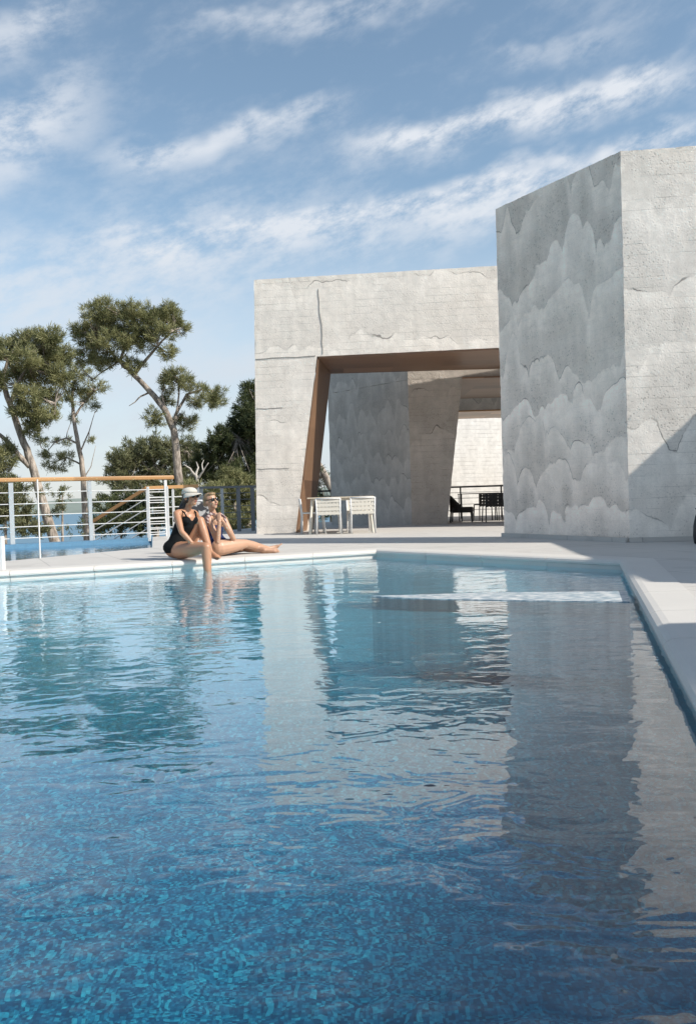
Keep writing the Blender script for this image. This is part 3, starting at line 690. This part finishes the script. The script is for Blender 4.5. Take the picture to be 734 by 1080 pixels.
# white chair with a dark patterned back behind the women
m, n, b = mat('dark_leaf_print'); M_print = m
p = n.pos(); wv = n.noise(p, 9, 2, .5, 1.2); n.put(b.inputs['Base Color'], n.mix(n.mr(wv, .52, .56), (.05, .05, .055), (.55, .53, .50))); b.inputs['Roughness'].default_value = .8
M_burg = plain('burgundy_towel', (0.16, 0.03, 0.045), .9, .3, 40)
wc = thing('garden_chair', 'white framed garden chair with dark patterned back between the two women', 'chair', (J(212, 575, 11.7).x, 11.7, 0), .0)
for sx in (-1, 1):
    local(MB().tube([(sx*.15, .0, 0), (sx*.15, -.02, .40), (sx*.145, .02, .66), (sx*.11, .03, .71)], .016, 8).build('rear_leg', M_white, wc, True))
    local(MB().tube([(sx*.17, .42, 0), (sx*.15, .38, .40)], .016, 8).build('front_leg', M_white, wc, True))
local(MB().tube([(-.11, .03, .71), (0, .03, .72), (.11, .03, .71)], .016, 8).build('top_rail', M_white, wc, True))
local(MB().box((-.13, .0, .45), (.13, .025, .70)).build('backrest', M_print, wc, bevel=.01))
local(MB().box((-.16, -.02, .39), (.16, .40, .43)).build('seat', M_print, wc, bevel=.015))

# ------------------------------------------------------------------ trees
m, n, b = mat('pine_bark'); M_bark = m
p = n.pos(); f1 = n.noise(n.vm('MULTIPLY', p, (6, 6, 1.6)), 1.6, 6, .65)
n.put(b.inputs['Base Color'], n.mix(n.mr(f1, .35, .68), (0.17, 0.14, 0.115), (0.50, 0.43, 0.36))); b.inputs['Roughness'].default_value = .95
n.put(b.inputs['Normal'], n.bump(f1, .9, .05))
def leafmat(name, a, b2, c2):
    m, n, b = mat(name); g = n.n.new('ShaderNodeNewGeometry')
    f1 = n.noise(g.outputs['Position'], 1.3, 3); c = n.mix(n.mr(f1, .38, .64), a, b2)
    c = n.mix(n.mr(g.outputs['Random Per Island'], .55, 1.0, 0, .75), c, c2)
    n.put(b.inputs['Base Color'], c); b.inputs['Roughness'].default_value = .6; b.inputs['Specular IOR Level'].default_value = .25
    t = n.n.new('ShaderNodeBsdfTranslucent'); n.put(t.inputs[0], c); x_ = n.n.new('ShaderNodeMixShader'); x_.inputs[0].default_value = .32
    o_ = n.n['Material Output']; n.l.new(b.outputs[0], x_.inputs[1]); n.l.new(t.outputs[0], x_.inputs[2]); n.l.new(x_.outputs[0], o_.inputs[0])
    return m
M_leaf = leafmat('pine_needles', (0.125, 0.14, 0.06), (0.275, 0.275, 0.125), (0.47, 0.44, 0.235))
M_leafd = leafmat('dark_evergreen_needles', (0.044, 0.062, 0.028), (0.095, 0.115, 0.050), (0.18, 0.19, 0.08))
M_leafl = leafmat('olive_scrub_leaves', (0.11, 0.125, 0.060), (0.20, 0.205, 0.105), (0.33, 0.315, 0.18))
def foliage(blobs, Y, tufts, needles, ln, wd, depth=1.0, seed=1):
    """needle tufts spread through a set of lumps; blobs are (px, py, rx, ry) as seen from the terrace, each with its own depth"""
    g = np.random.default_rng(seed); V = []; sc = Y/FPX
    tp = []
    for (px, py, rx, ry) in blobs:
        c = J(px, py, Y + g.uniform(-1, 1)*depth*1.2); k = max(4, int(tufts*rx*ry/200))
        d_ = g.normal(size=(k, 3)); d_ /= np.linalg.norm(d_, axis=1)[:, None]
        r = g.uniform(.12, 1.0, k)**.6*g.choice([1.0, 1.0, 1.18, 1.38], k)
        q = d_*r[:, None]*np.array([rx*sc, max(rx, ry)*sc*.9*depth, ry*sc]) + np.array(c)
        tp.append(np.concatenate([q, d_*.7], 1))
    tp = np.concatenate(tp); K = len(tp)
    o = np.repeat(tp[:, :3], needles, 0); ax = np.repeat(tp[:, 3:], needles, 0) + np.array([0, 0, .55])
    d_ = g.normal(size=(K*needles, 3))*.75 + ax; d_ /= np.linalg.norm(d_, axis=1)[:, None]
    o = o + g.normal(size=o.shape)*ln*.35
    s_ = np.cross(d_, g.normal(size=d_.shape)); s_ /= np.linalg.norm(s_, axis=1)[:, None]
    L = ln*g.uniform(.6, 1.25, len(o))[:, None]; w = wd*g.uniform(.7, 1.3, len(o))[:, None]
    V = np.stack([o - s_*w*.5, o + s_*w*.5, o + d_*L + s_*w*.25, o + d_*L - s_*w*.25], 1).reshape(-1, 3)
    nf = len(o); me = bpy.data.meshes.new('crown')
    me.vertices.add(nf*4); me.vertices.foreach_set('co', V.ravel()); me.loops.add(nf*4)
    me.loops.foreach_set('vertex_index', np.arange(nf*4)); me.polygons.add(nf)
    me.polygons.foreach_set('loop_start', np.arange(0, nf*4, 4)); me.polygons.foreach_set('loop_total', np.full(nf, 4)); me.update()
    return me, tp
def limb(mb_, px, Y, r0_, r1_, jit=.5, k=9, sd=0, yoff=0.0):
    g = random.Random(sd); pts = [J(a, b__, Y + (i*yoff)) for i, (a, b__) in enumerate(px)]
    fine_ = []
    for i in range(len(pts)-1):
        for t in (0, .33, .66): fine_.append(pts[i].lerp(pts[i+1], t) + Vector((g.uniform(-1, 1), g.uniform(-1, 1), g.uniform(-1, 1)))*r0_*.22*jit)
    fine_.append(pts[-1]); m__ = len(fine_)
    mb_.tube(fine_, [r0_+(r1_-r0_)*(i/(m__-1)) for i in range(m__)], k)
def tree(name, label, Y, trunk, limbs, blobs, tr0, tr1, mleaf, tufts=26, needles=34, ln=.17, wd=.022, depth=1.0, seed=1, group=None, cat='tree', twigs=True, mbark=None):
    base = J(trunk[0][0], trunk[0][1], Y); root = thing(name, label, cat, (base.x, base.y, base.z), 0, group)
    mb = MB(); limb(mb, trunk, Y, tr0, tr1, sd=seed)
    mb.build('trunk', mbark or M_bark, root, True)
    mb = MB()
    for i, L in enumerate(limbs): limb(mb, L[0], Y, L[1], L[2], .8, 7, seed*10+i, yoff=(.15 if i % 2 else -.08))
    if blobs:
        me, tp = foliage(blobs, Y, tufts, needles, ln, wd, depth, seed); link('crown', me, mleaf, root)
        if twigs:      # thin twigs reaching from the limbs into the foliage
            ends = [J(q[0], q[1], Y) for L in limbs for q in L[0][1:]] + [J(*trunk[-1], Y)]
            g = random.Random(seed+5)
            for row in tp[::5]:
                t_p = Vector(row[:3]); e = min(ends, key=lambda v: (v-t_p).length)
                mid = e.lerp(t_p, .5)+Vector((g.uniform(-.15, .15), g.uniform(-.15, .15), g.uniform(-.2, .05)))
                mb.tube([e, mid, t_p], [.028, .018, .007], 4, False)
    if mb.v: mb.build('limb', mbark or M_bark, root, True)
    return root
GT = 'pines beyond the terrace railing'
tree('pine_tree', 'tall leaning pine with a broad flat crown and bare bent trunk against the sky', 36,
     [(194, 600), (190, 530), (189, 508), (186, 478), (183, 453), (174, 432), (156, 411), (141, 395), (127, 380)],
     [([(141, 395), (152, 382), (166, 365), (183, 348)], .09, .03), ([(133, 388), (118, 372), (104, 352)], .08, .03), ([(127, 380), (135, 355), (140, 335)], .07, .02),
      ([(181, 450), (186, 436), (197, 416), (215, 410), (226, 412)], .085, .02), ([(174, 432), (171, 418), (172, 408)], .05, .015), ([(182, 452), (190, 436), (194, 440)], .05, .02),
      ([(157, 414), (148, 418), (142, 424), (136, 428)], .045, .012), ([(186, 436), (189, 415), (188, 400)], .05, .02), ([(176, 432), (166, 440), (160, 446)], .04, .015), ([(127, 380), (108, 392), (98, 400)], .04, .015)],
     [(103, 330, 14, 12), (88, 352, 13, 15), (104, 352, 18, 16), (125, 338, 19, 14), (146, 336, 17, 13), (165, 336, 16, 12), (182, 336, 13, 12), (190, 346, 9, 8),
      (120, 360, 22, 12), (94, 375, 16, 12), (145, 358, 20, 10), (140, 384, 11, 7), (110, 380, 14, 9), (172, 350, 12, 8), (177, 372, 9, 8), (158, 350, 14, 9), (112, 320, 8, 5), (137, 324, 8, 5), (178, 324, 8, 5),
      (186, 398, 13, 10), (196, 404, 10, 7), (222, 418, 14, 9), (228, 424, 9, 6), (205, 424, 9, 6), (163, 441, 9, 9), (195, 445, 13, 8), (175, 424, 8, 6), (210, 410, 7, 5), (176, 408, 7, 7)],
     .21, .085, M_leaf, 58, 48, .18, .019, 1.0, 3, GT)
tree('pine_tree', 'pine with a pale forked trunk and drooping crown at the far left', 31,
     [(70, 600), (56, 566), (47, 535), (38, 506), (30, 480), (23, 460), (11, 426), (2, 402), (-10, 385)],
     [([(32, 492), (20, 480), (8, 466), (-14, 448)], .12, .06), ([(11, 426), (18, 405), (30, 385), (45, 365)], .08, .02), ([(2, 402), (8, 380), (20, 360)], .07, .02), ([(23, 460), (40, 440), (58, 425)], .04, .015),
      ([(-14, 448), (-20, 430), (-25, 415)], .05, .02)],
     [(14, 366, 13, 10), (32, 358, 15, 11), (54, 358, 14, 11), (26, 378, 16, 11), (50, 376, 16, 11), (66, 376, 11, 12), (20, 396, 14, 10), (44, 398, 18, 11), (64, 398, 11, 10), (30, 416, 15, 10), (52, 418, 13, 9),
      (36, 436, 14, 9), (20, 430, 10, 8), (50, 440, 10, 8), (-8, 370, 14, 14), (-5, 400, 10, 10), (6, 480, 9, 12), (-4, 500, 10, 14), (34, 452, 10, 7)],
     .20, .075, M_leaf, 66, 48, .17, .019, .9, 5, GT)
tree('pine_tree', 'thin dark-trunked pine with sparse crown between the leaning pine and the forked pine', 39,
     [(93, 605), (90, 545), (88, 502), (86, 485), (82, 468), (78, 445), (76, 422), (78, 400)],
     [([(82, 468), (70, 462), (58, 466), (50, 476)], .05, .015), ([(78, 440), (88, 425), (100, 412)], .06, .02), ([(84, 478), (94, 455), (100, 435)], .04, .012), ([(86, 490), (70, 482), (52, 490)], .045, .015), ([(76, 422), (68, 410), (62, 400)], .05, .02), ([(88, 505), (96, 492), (101, 470)], .03, .01)],
     [(82, 392, 10, 9), (92, 398, 9, 7), (74, 408, 9, 8), (84, 412, 10, 8), (99, 412, 9, 7), (106, 408, 6, 5), (90, 424, 9, 6), (72, 424, 7, 6), (100, 426, 6, 5), (64, 466, 9, 5), (52, 478, 10, 6), (70, 482, 10, 5), (97, 467, 5, 4), (60, 492, 12, 6), (76, 440, 6, 5), (45, 462, 8, 6)],
     .15, .06, M_leaf, 46, 44, .18, .019, .9, 8, GT)
tree('round_pine', 'rounded mid green pine behind the leaning trunk', 56, [(165, 590), (165, 520), (163, 490)], [([(163, 500), (145, 482), (130, 478)], .1, .03), ([(163, 500), (185, 480), (198, 476)], .1, .03)],
     [(128, 488, 15, 14), (142, 478, 18, 14), (160, 472, 16, 12), (176, 476, 16, 12), (194, 474, 16, 12), (206, 482, 12, 10), (150, 494, 26, 12), (185, 494, 26, 12), (122, 500, 14, 10), (170, 508, 40, 9), (130, 512, 20, 9)],
     .22, .12, M_leafl, 70, 34, .24, .04, .9, 11, 'evergreens behind the railing')
tree('dark_evergreen', 'tall dark evergreen standing close against the portal pier', 47, [(262, 600), (262, 520), (263, 450)], [([(262, 480), (250, 460), (240, 452)], .1, .03), ([(262, 460), (270, 440), (276, 430)], .1, .03)],
     [(263, 412, 9, 10), (270, 425, 12, 14), (258, 432, 10, 10), (256, 448, 14, 12), (272, 450, 14, 18), (246, 458, 14, 10), (232, 462, 14, 10), (264, 472, 18, 14), (240, 478, 18, 14), (222, 474, 15, 11), (280, 480, 16, 20), (214, 488, 14, 10), (256, 500, 24, 14), (230, 504, 24, 12), (286, 440, 14, 22)],
     .25, .1, M_leafd, 80, 36, .22, .036, .9, 13, 'evergreens behind the railing')
tree('evergreen_shrub', 'bushy lighter evergreen below the dark tree behind the grey railing', 34, [(248, 590), (248, 530)], [], [(244, 500, 13, 9), (256, 508, 14, 10), (236, 514, 16, 9), (222, 520, 18, 10), (262, 522, 18, 14), (246, 532, 22, 14), (222, 540, 20, 14), (270, 545, 20, 14), (244, 554, 24, 12)],
     .10, .05, M_leaf, 60, 34, .15, .026, .8, 17, 'shrubs below the terrace', 'shrub', False)
tree('bare_tree', 'pale leafless forked tree behind the women', 30, [(211, 590), (209, 530), (208, 505), (206, 500)], [([(206, 502), (200, 494), (194, 490)], .05, .015), ([(206, 502), (209, 493), (207, 487)], .045, .012), ([(208, 506), (214, 497), (220, 488)], .045, .012), ([(214, 497), (213, 490), (215, 485)], .03, .01)], [], .075, .055, M_leaf, seed=19, mbark=plain('bleached_bark', (0.46, 0.42, 0.37), .9, .2, 12))
for i, (lab, Y, bl, mt) in enumerate((
    ('dark low scrub below the stair handrail', 27, [(128, 540, 22, 14), (150, 530, 18, 12), (112, 552, 18, 10), (150, 552, 22, 12), (176, 540, 16, 16), (118, 525, 9, 6), (172, 520, 12, 8)], M_leafd),
    ('olive scrub around the forked trunk at far left', 26, [(6, 525, 14, 14), (22, 540, 13, 14), (-8, 545, 20, 18), (30, 558, 16, 9), (10, 508, 10, 8), (20, 520, 8, 8)], M_leafl),
    ('dry thin scrub between the left pine trunks', 29, [(66, 522, 13, 9), (60, 540, 12, 10), (102, 530, 10, 11), (100, 552, 10, 10), (40, 515, 9, 6), (78, 560, 14, 5)], M_leafl),
    ('leafy scrub behind the heads of the women', 26, [(200, 528, 16, 12), (190, 545, 14, 14), (214, 548, 16, 12), (204, 512, 10, 5)], M_leaf))):
    tree('scrub_bush', lab, Y, [(bl[0][0], 600), (bl[0][0], bl[0][1])], [], bl, .06, .02, mt, 62 if i != 2 else 18, 30, .13, .026, .8, 23+i, 'scrub bushes below the terrace', 'bush', False)
# tree seen through the portal gap
tree('pine_tree', 'pale leaning pine trunk seen through the narrow gap in the portal', 40, [(352, 590), (352, 520), (340, 497), (332, 482), (326, 470)], [([(346, 508), (336, 500), (330, 496)], .06, .03)], [(342, 505, 9, 7), (336, 518, 12, 8), (345, 530, 12, 10), (334, 545, 12, 10), (330, 495, 7, 5)], .20, .12, M_leafd, 26, 30, .2, .03, .9, 31, GT)
# black vase at the right edge
pt_ = J(738.5, 573, 10.55); pt_.z = 0
M_pot = plain('black_glazed_clay', (0.018, 0.018, 0.020), .45, .3, 15)
vz = thing('floor_vase', 'black tapered floor vase against the block at the right edge', 'vase', pt_)
pz = [(.070, 0), (.085, .01), (.098, .10), (.092, .22), (.065, .33), (.040, .39), (.034, .42)]
local(MB().tube([(0, 0, z) for r, z in pz], [r*.85 for r, z in pz], 24).build('vase_body', M_pot, vz, True))
local(MB().tube([(0, 0, .4202), (0, 0, .432), (0, 0, .445)], [.036, .048, .046], 24).build('rim', M_pot, vz, True))

# ------------------------------------------------------------------ people
def skin(name, col):
    m, n, b = mat(name); f = n.noise(n.pos(), 9, 3)
    n.put(b.inputs['Base Color'], n.mix(f, tuple(c*.9 for c in col), tuple(c*1.08 for c in col))); b.inputs['Roughness'].default_value = .42
    b.inputs['Subsurface Weight'].default_value = .06; b.inputs['Subsurface Radius'].default_value = (.02, .008, .004); return m
M_skin1 = skin('tanned_skin', (0.42, 0.215, 0.125)); M_skin2 = skin('light_tanned_skin', (0.47, 0.28, 0.185))
M_hair1 = plain('dark_brown_hair', (0.018, 0.012, 0.009), .5, .3, 60); M_hair2 = plain('blond_hair', (0.26, 0.17, 0.085), .5, .3, 60)
M_suit1 = plain('black_swimsuit', (0.008, 0.009, 0.010), .6, .2, 60); M_suit2 = plain('navy_swimsuit', (0.018, 0.032, 0.10), .6, .2, 60)
for m_ in (M_suit1, M_suit2): m_.node_tree.nodes['Principled BSDF'].inputs['Specular IOR Level'].default_value = .15; m_.node_tree.nodes['Principled BSDF'].inputs['Roughness'].default_value = .85
M_lens = plain('black_sunglass_lens', (0.006, 0.006, 0.007), .12, .1, 10); M_cap = plain('cream_cap_fabric', (0.54, 0.505, 0.435), .9, .2, 50)
M_lip = plain('lips', (0.34, 0.10, 0.085), .5, .1, 30)
def fuse(mb_, name, material, parent, voxel=.008, smooth=5):
    """one continuous surface out of the tapered limbs"""
    o = mb_.build(name, material, parent, True)
    r = o.modifiers.new('fuse', 'REMESH'); r.mode = 'VOXEL'; r.voxel_size = voxel; r.use_smooth_shade = True
    s_ = o.modifiers.new('smooth', 'SMOOTH'); s_.factor = .5; s_.iterations = smooth
    dg = bpy.context.evaluated_depsgraph_get(); me = bpy.data.meshes.new_from_object(o.evaluated_get(dg))
    o.modifiers.clear(); o.data = me
    if not me.materials: me.materials.append(material)
    me.polygons.foreach_set('use_smooth', [True]*len(me.polygons)); return o
def frame(fwd, up=Vector((0, 0, 1))):
    fwd = Vector(fwd).normalized(); rt = fwd.cross(up).normalized(); uu_ = rt.cross(fwd)
    return Matrix((rt, fwd, uu_)).transposed()     # x right, y forward, z up
def head(mb_, c, M):
    mb_.ball(c+M @ Vector((0, -.012, .022)), (.073, .092, .092), M); mb_.ball(c+M @ Vector((0, .022, -.045)), (.054, .062, .068), M)
    mb_.ball(c+M @ Vector((0, .055, -.088)), (.026, .024, .022), M)                                  # chin
    mb_.capsule(c+M @ Vector((0, .080, .010)), c+M @ Vector((0, .102, -.030)), .009, .014, 10)       # nose
    for sx in (-1, 1):
        mb_.ball(c+M @ Vector((sx*.036, .062, -.028)), (.022, .020, .020), M)
        mb_.ball(c+M @ Vector((sx*.073, -.012, -.012)), (.010, .020, .030), M)                       # ears
    mb_.ball(c+M @ Vector((0, .078, -.058)), (.024, .012, .011), M)                                  # mouth
def hand(mb_, wrist, d, palm_n, curl=.5, s=1.0):
    d = Vector(d).normalized(); pn = Vector(palm_n); pn = (pn - d*pn.dot(d)).normalized(); sd = d.cross(pn)
    base = wrist + d*.075*s
    for q in (-1.2, -.4, .4, 1.2): mb_.capsule(wrist+sd*q*.009*s, base+sd*q*.017*s, .014*s, .0115*s, 8)
    for i, q in enumerate((-1.5, -.5, .5, 1.5)):
        L = (.062, .074, .078, .066)[i]*s; p0 = base+sd*q*.0165*s; dd = d; p_ = p0
        for k in range(3):
            dd = (dd + pn*curl*(.35+.25*k)).normalized(); p1 = p_+dd*L*(.45, .32, .27)[k]
            mb_.capsule(p_, p1, .0088*s, .0078*s, 8); p_ = p1
    t0 = wrist+d*.025*s+sd*.020*s; t1 = t0+(d*.6+sd*.7+pn*.25).normalized()*.036*s; t2 = t1+(d*.9+sd*.1+pn*.35).normalized()*.030*s
    mb_.capsule(t0, t1, .012*s, .010*s, 8); mb_.capsule(t1, t2, .010*s, .008*s, 8)
def foot(mb_, ankle, d, up):
    d = Vector(d).normalized(); up = Vector(up); up = (up-d*up.dot(d)).normalized(); sd = d.cross(up)
    heel = ankle-up*.045-d*.035; ball_ = ankle+d*.125-up*.045
    mb_.capsule(ankle, heel, .034, .028); mb_.capsule(heel, ball_+sd*.012, .026, .024); mb_.capsule(heel, ball_-sd*.018, .024, .022); mb_.capsule(ankle, ball_, .032, .022)
    for i in range(5):
        p0 = ball_+sd*(.034-.0165*i); mb_.capsule(p0, p0+d*(.062-.007*i)-up*.004, .0125-.001*i, .0105-.0008*i, 8)
def glasses(parent, c, M):
    mb = MB()
    for sx in (-1, 1):
        mb.ball(c+M @ Vector((sx*.034, .082, .008)), (.030, .011, .023), M, 12, 8)
        mb.bar(c+M @ Vector((sx*.060, .072, .014)), c+M @ Vector((sx*.082, -.012, .010)), .006, .009)
    mb.bar(c+M @ Vector((-.012, .092, .016)), c+M @ Vector((.012, .092, .016)), .006, .006)
    return mb.build('sunglasses', M_lens, parent, True)

# -- woman in a black swimsuit and cream cap, one foot in the water
w1_ = thing('person', 'woman in black swimsuit, cream cap and sunglasses dangling one leg in the pool', 'person', tuple(J(190, 590, 10.45)), 0, None)
w1_.location.z = 0.006
pel, wai, che = J(187, 579, 10.55), J(190, 563.5, 10.56), J(195, 548, 10.53); nb, nt_ = J(197, 539, 10.53), J(199.5, 532, 10.50); hd = J(201, 524.5, 10.48)
pel.z = .135
shn, shf = J(186.5, 542, 10.40), J(206, 542.5, 10.66)
mb = MB()
mb.ball(pel, (.165, .125, .125)); mb.capsule(pel, wai, .125, .098, 18); mb.capsule(wai, che, .098, .112, 18); mb.ball(che+Vector((0, 0, .01)), (.135, .105, .11))
mb.capsule(che+Vector((0, 0, .05)), nb, .075, .050); mb.capsule(nb, nt_, .046, .043); mb.capsule(nt_, hd, .043, .05)
mb.capsule(shn.lerp(nb, .12), nb, .050, .044); mb.capsule(shf.lerp(nb, .12), nb, .050, .044)
fw1 = Vector((.80, -.58, .10)); Mh1 = frame(fw1, Vector((.04, 0, 1))); head(mb, hd, Mh1)
for q in ((-.06), (.06)): mb.ball(che+frame((.8, -.6, 0)) @ Vector((q, .085, -.005)), (.056, .045, .052))
e1, wr1 = J(191.5, 561, 10.26), J(203.5, 574, 10.24)
mb.chain([shn, shn.lerp(e1, .5), e1, e1.lerp(wr1, .35), wr1], [.047, .042, .034, .035, .024]); hand(mb, wr1, J(209, 577.5, 10.2)-wr1, (0, .2, -1), .3, .95)
e2, wr2 = J(211, 557, 10.76), J(210, 566, 10.56)
mb.chain([shf, shf.lerp(e2, .5), e2, wr2], [.046, .041, .034, .024]); hand(mb, wr2, (-.3, -.6, -.5), (0, 0, -1), .4, .95)
hip = J(190, 580, 10.46); hip.z = .115; kn = J(217.5, 577.5, 10.12); an = J(219.5, 612.5, 10.10)
mb.chain([hip, hip.lerp(kn, .5), kn], [.112, .093, .062]); mb.chain([kn, kn.lerp(an, .32), an], [.060, .059, .036]); foot(mb, an, (.3, -.85, -.45), (.1, -.3, .9))
hip2 = J(193, 578, 10.70); hip2.z = .12; kn2 = J(211, 549.5, 10.58); an2 = J(221.5, 578, 10.50); an2.z = .085
mb.chain([hip2, hip2.lerp(kn2, .5), kn2], [.105, .088, .060]); mb.chain([kn2, kn2.lerp(an2, .32), an2], [.058, .058, .036]); foot(mb, an2, (.8, -.55, -.1), (0, 0, 1))
fuse(mb, 'body', M_skin1, w1_)
mb = MB(); mb.ball(pel+Vector((-.005, 0, .015)), (.175, .136, .118)); mb.capsule(pel+Vector((0, 0, .03)), wai, .133, .108, 18); mb.capsule(wai, che-Vector((0, 0, .045)), .108, .122, 18)
for q in (-.064, .064):
    mb.ball(che+frame((.8, -.6, 0)) @ Vector((q, .085, -.010)), (.063, .053, .055))
fuse(mb, 'swimsuit', M_suit1, w1_, .010, 4)
for s_, (q, so) in enumerate(((.075, shn), (-.075, shf))):
    top = so.lerp(nb, .28)+Vector((0, 0, .046)); a = che+frame((.8, -.6, 0)) @ Vector((q, .118, .03)); bb = che+frame((.8, -.6, 0)) @ Vector((q*1.0, -.115, -.02))
    MB().tube([a, a.lerp(top, .55)+fw1*.03, top, top.lerp(bb, .5)-fw1*.03, bb], .010, 6).build('strap', M_suit1, w1_, True)
mb = MB(); mb.ball(hd+Mh1 @ Vector((0, -.028, .012)), (.082, .090, .095), Mh1); mb.ball(hd+Mh1 @ Vector((0, -.085, -.05)), (.060, .050, .070), Mh1)
mb.chain([hd+Mh1 @ Vector((0, -.10, -.05)), J(189, 541, 10.48), J(188.5, 552, 10.42)], [.045, .040, .018])
fuse(mb, 'hair', M_hair1, w1_, .009, 3)
glasses(w1_, hd, Mh1)
MB().ball(hd+Mh1 @ Vector((0, .088, -.058)), (.022, .006, .007), Mh1, 10, 6).build('mouth', M_lip, w1_, True)
mb = MB(); cc = hd+Mh1 @ Vector((0, -.012, .048))
nu, nv = 24, 8; vs = []
for i in range(nv+1):
    th = (math.pi/2)*i/nv
    for j in range(nu): vs.append(cc+Mh1 @ Vector((.090*math.cos(th)*math.cos(2*math.pi*j/nu), .103*math.cos(th)*math.sin(2*math.pi*j/nu), .078*math.sin(th)**.7)))
mb.add(vs, [(i*nu+j, i*nu+(j+1) % nu, (i+1)*nu+(j+1) % nu, (i+1)*nu+j) for i in range(nv) for j in range(nu)] + [tuple(reversed(range(nu)))])
cap = thing('cap', 'cream cap with a short brim worn by the woman in black', 'cap', tuple(hd)) if False else None
cp = mb.build('cap', M_cap, w1_, True)
vs = []; K = 13
for r_i in range(4):
    for j in range(K):
        a = math.pi*(j/(K-1)); rr0 = 1.0+.90*r_i/3*math.sin(a)**.8
        vs.append(cc+Mh1 @ Vector((.094*math.cos(a)*(1+.06*r_i), .104*math.sin(a)*rr0, -.002-.006*r_i-.012*abs(math.cos(a))*r_i)))
br = MB().add(vs, [(i*K+j, i*K+j+1, (i+1)*K+j+1, (i+1)*K+j) for i in range(3) for j in range(K-1)]).build('brim', M_cap, cp, True)
sm = br.modifiers.new('thickness', 'SOLIDIFY'); sm.thickness = .006
br.matrix_parent_inverse = Matrix.Identity(4)

# -- woman in a navy swimsuit, legs stretched along the coping
w2_ = thing('person', 'woman in navy swimsuit and sunglasses with legs stretched along the pool edge', 'person', tuple(J(228, 588, 10.9)), 0, None)
w2_.location.z = 0.006
pel, wai, che = J(229, 578, 10.98), J(225.5, 565, 11.0), J(226, 552, 10.96); nb, nt_ = J(225.5, 543.5, 10.93), J(223.5, 537.5, 10.90); hd = J(222.5, 528.5, 10.87)
pel.z = .13
shn, shf = J(220, 547, 10.78), J(236, 547.5, 11.04)
mb = MB()
mb.ball(pel, (.16, .135, .122)); mb.capsule(pel, wai, .120, .092, 18); mb.capsule(wai, che, .092, .105, 18); mb.ball(che, (.125, .105, .10))
mb.capsule(che+Vector((0, 0, .05)), nb, .075, .048); mb.capsule(nb, nt_, .044, .042); mb.capsule(nt_, hd, .042, .05)
mb.capsule(shn.lerp(nb, .12), nb, .048, .043); mb.capsule(shf.lerp(nb, .12), nb, .048, .043)
Mh2 = frame((.74, -.62, .18), Vector((-.10, 0, 1))); head(mb, hd, Mh2)
e1, wr1 = J(229.5, 571.5, 10.64), J(231.5, 550, 10.62)
mb.chain([shn, shn.lerp(e1, .5), e1, e1.lerp(wr1, .35), wr1], [.046, .041, .033, .034, .023]); hand(mb, wr1, J(230.5, 541, 10.68)-wr1, (.2, 1, .1), .4, .95)
e2, wr2 = J(246, 568, 10.95), J(235, 550, 10.70)
mb.chain([shf, shf.lerp(e2, .5), e2, e2.lerp(wr2, .35), wr2], [.046, .041, .034, .034, .023]); hand(mb, wr2, J(228, 543, 10.72)-wr2, (-.4, 1, 0), .4, .95)
hip = J(231, 580, 10.88); hip.z = .112; kn = J(259, 573.5, 11.14); an = J(283, 579, 11.42)
mb.chain([hip, hip.lerp(kn, .5), kn], [.110, .091, .060]); mb.chain([kn, kn.lerp(an, .32), an], [.058, .058, .035]); foot(mb, an, (.62, .30, .45), (-.5, -.2, .9))
hip2 = J(232, 579, 11.10); hip2.z = .112; kn2 = J(256, 577.5, 11.40); an2 = J(279, 583, 11.22); kn2.z = max(kn2.z, .075); an2.z = .045
mb.chain([hip2, hip2.lerp(kn2, .5), kn2], [.105, .088, .060]); mb.chain([kn2, kn2.lerp(an2, .32), an2], [.056, .056, .035]); foot(mb, an2, (.9, -.1, .15), (0, -.6, .6))
fuse(mb, 'body', M_skin2, w2_)
mb = MB(); mb.ball(pel+Vector((-.005, 0, .02)), (.17, .145, .112)); mb.capsule(pel+Vector((0, 0, .03)), wai, .128, .102, 18); mb.capsule(wai, che-Vector((0, 0, .065)), .102, .114, 18)
fuse(mb, 'swimsuit', M_suit2, w2_, .010, 4)
mb = MB(); mb.ball(hd+Mh2 @ Vector((0, -.030, .026)), (.080, .088, .090), Mh2); mb.ball(hd+Mh2 @ Vector((0, -.10, -.01)), (.045, .045, .045), Mh2); mb.ball(hd+Mh2 @ Vector((0, .035, .082)), (.058, .050, .026), Mh2)
fuse(mb, 'hair', M_hair2, w2_, .008, 3)
glasses(w2_, hd, Mh2)
MB().ball(hd+Mh2 @ Vector((0, .088, -.058)), (.022, .006, .007), Mh2, 10, 6).build('mouth', M_lip, w2_, True)
# striped towel over her shoulders
m, n, b = mat('striped_burgundy_towel'); x, y, z = n.xyz(n.pos()); fr_ = n.m('FRACT', n.m('MULTIPLY', n.m('ADD', n.m('MULTIPLY', x, .8), z), 22))
n.put(b.inputs['Base Color'], n.mix(n.m('GREATER_THAN', fr_, .5), (.12, .06, .065), (.42, .34, .31))); b.inputs['Roughness'].default_value = .9
M_stripe = m
tw_ = MB().tube([J(219, 552, 10.70), J(218.5, 546, 10.72), J(223, 541.5, 10.80), J(229, 543.5, 10.82)], [.016, .022, .022, .014], 10).tube([J(238, 552, 10.86), J(237, 545.5, 10.94), J(233, 542.5, 10.92), J(229, 543.5, 10.82)], [.014, .02, .02, .014], 10)
tag(fuse(tw_, 'towel', m, None, .007, 3), 'striped burgundy towel draped over the shoulders of the woman in navy', 'towel')
bpy.context.view_layer.update()
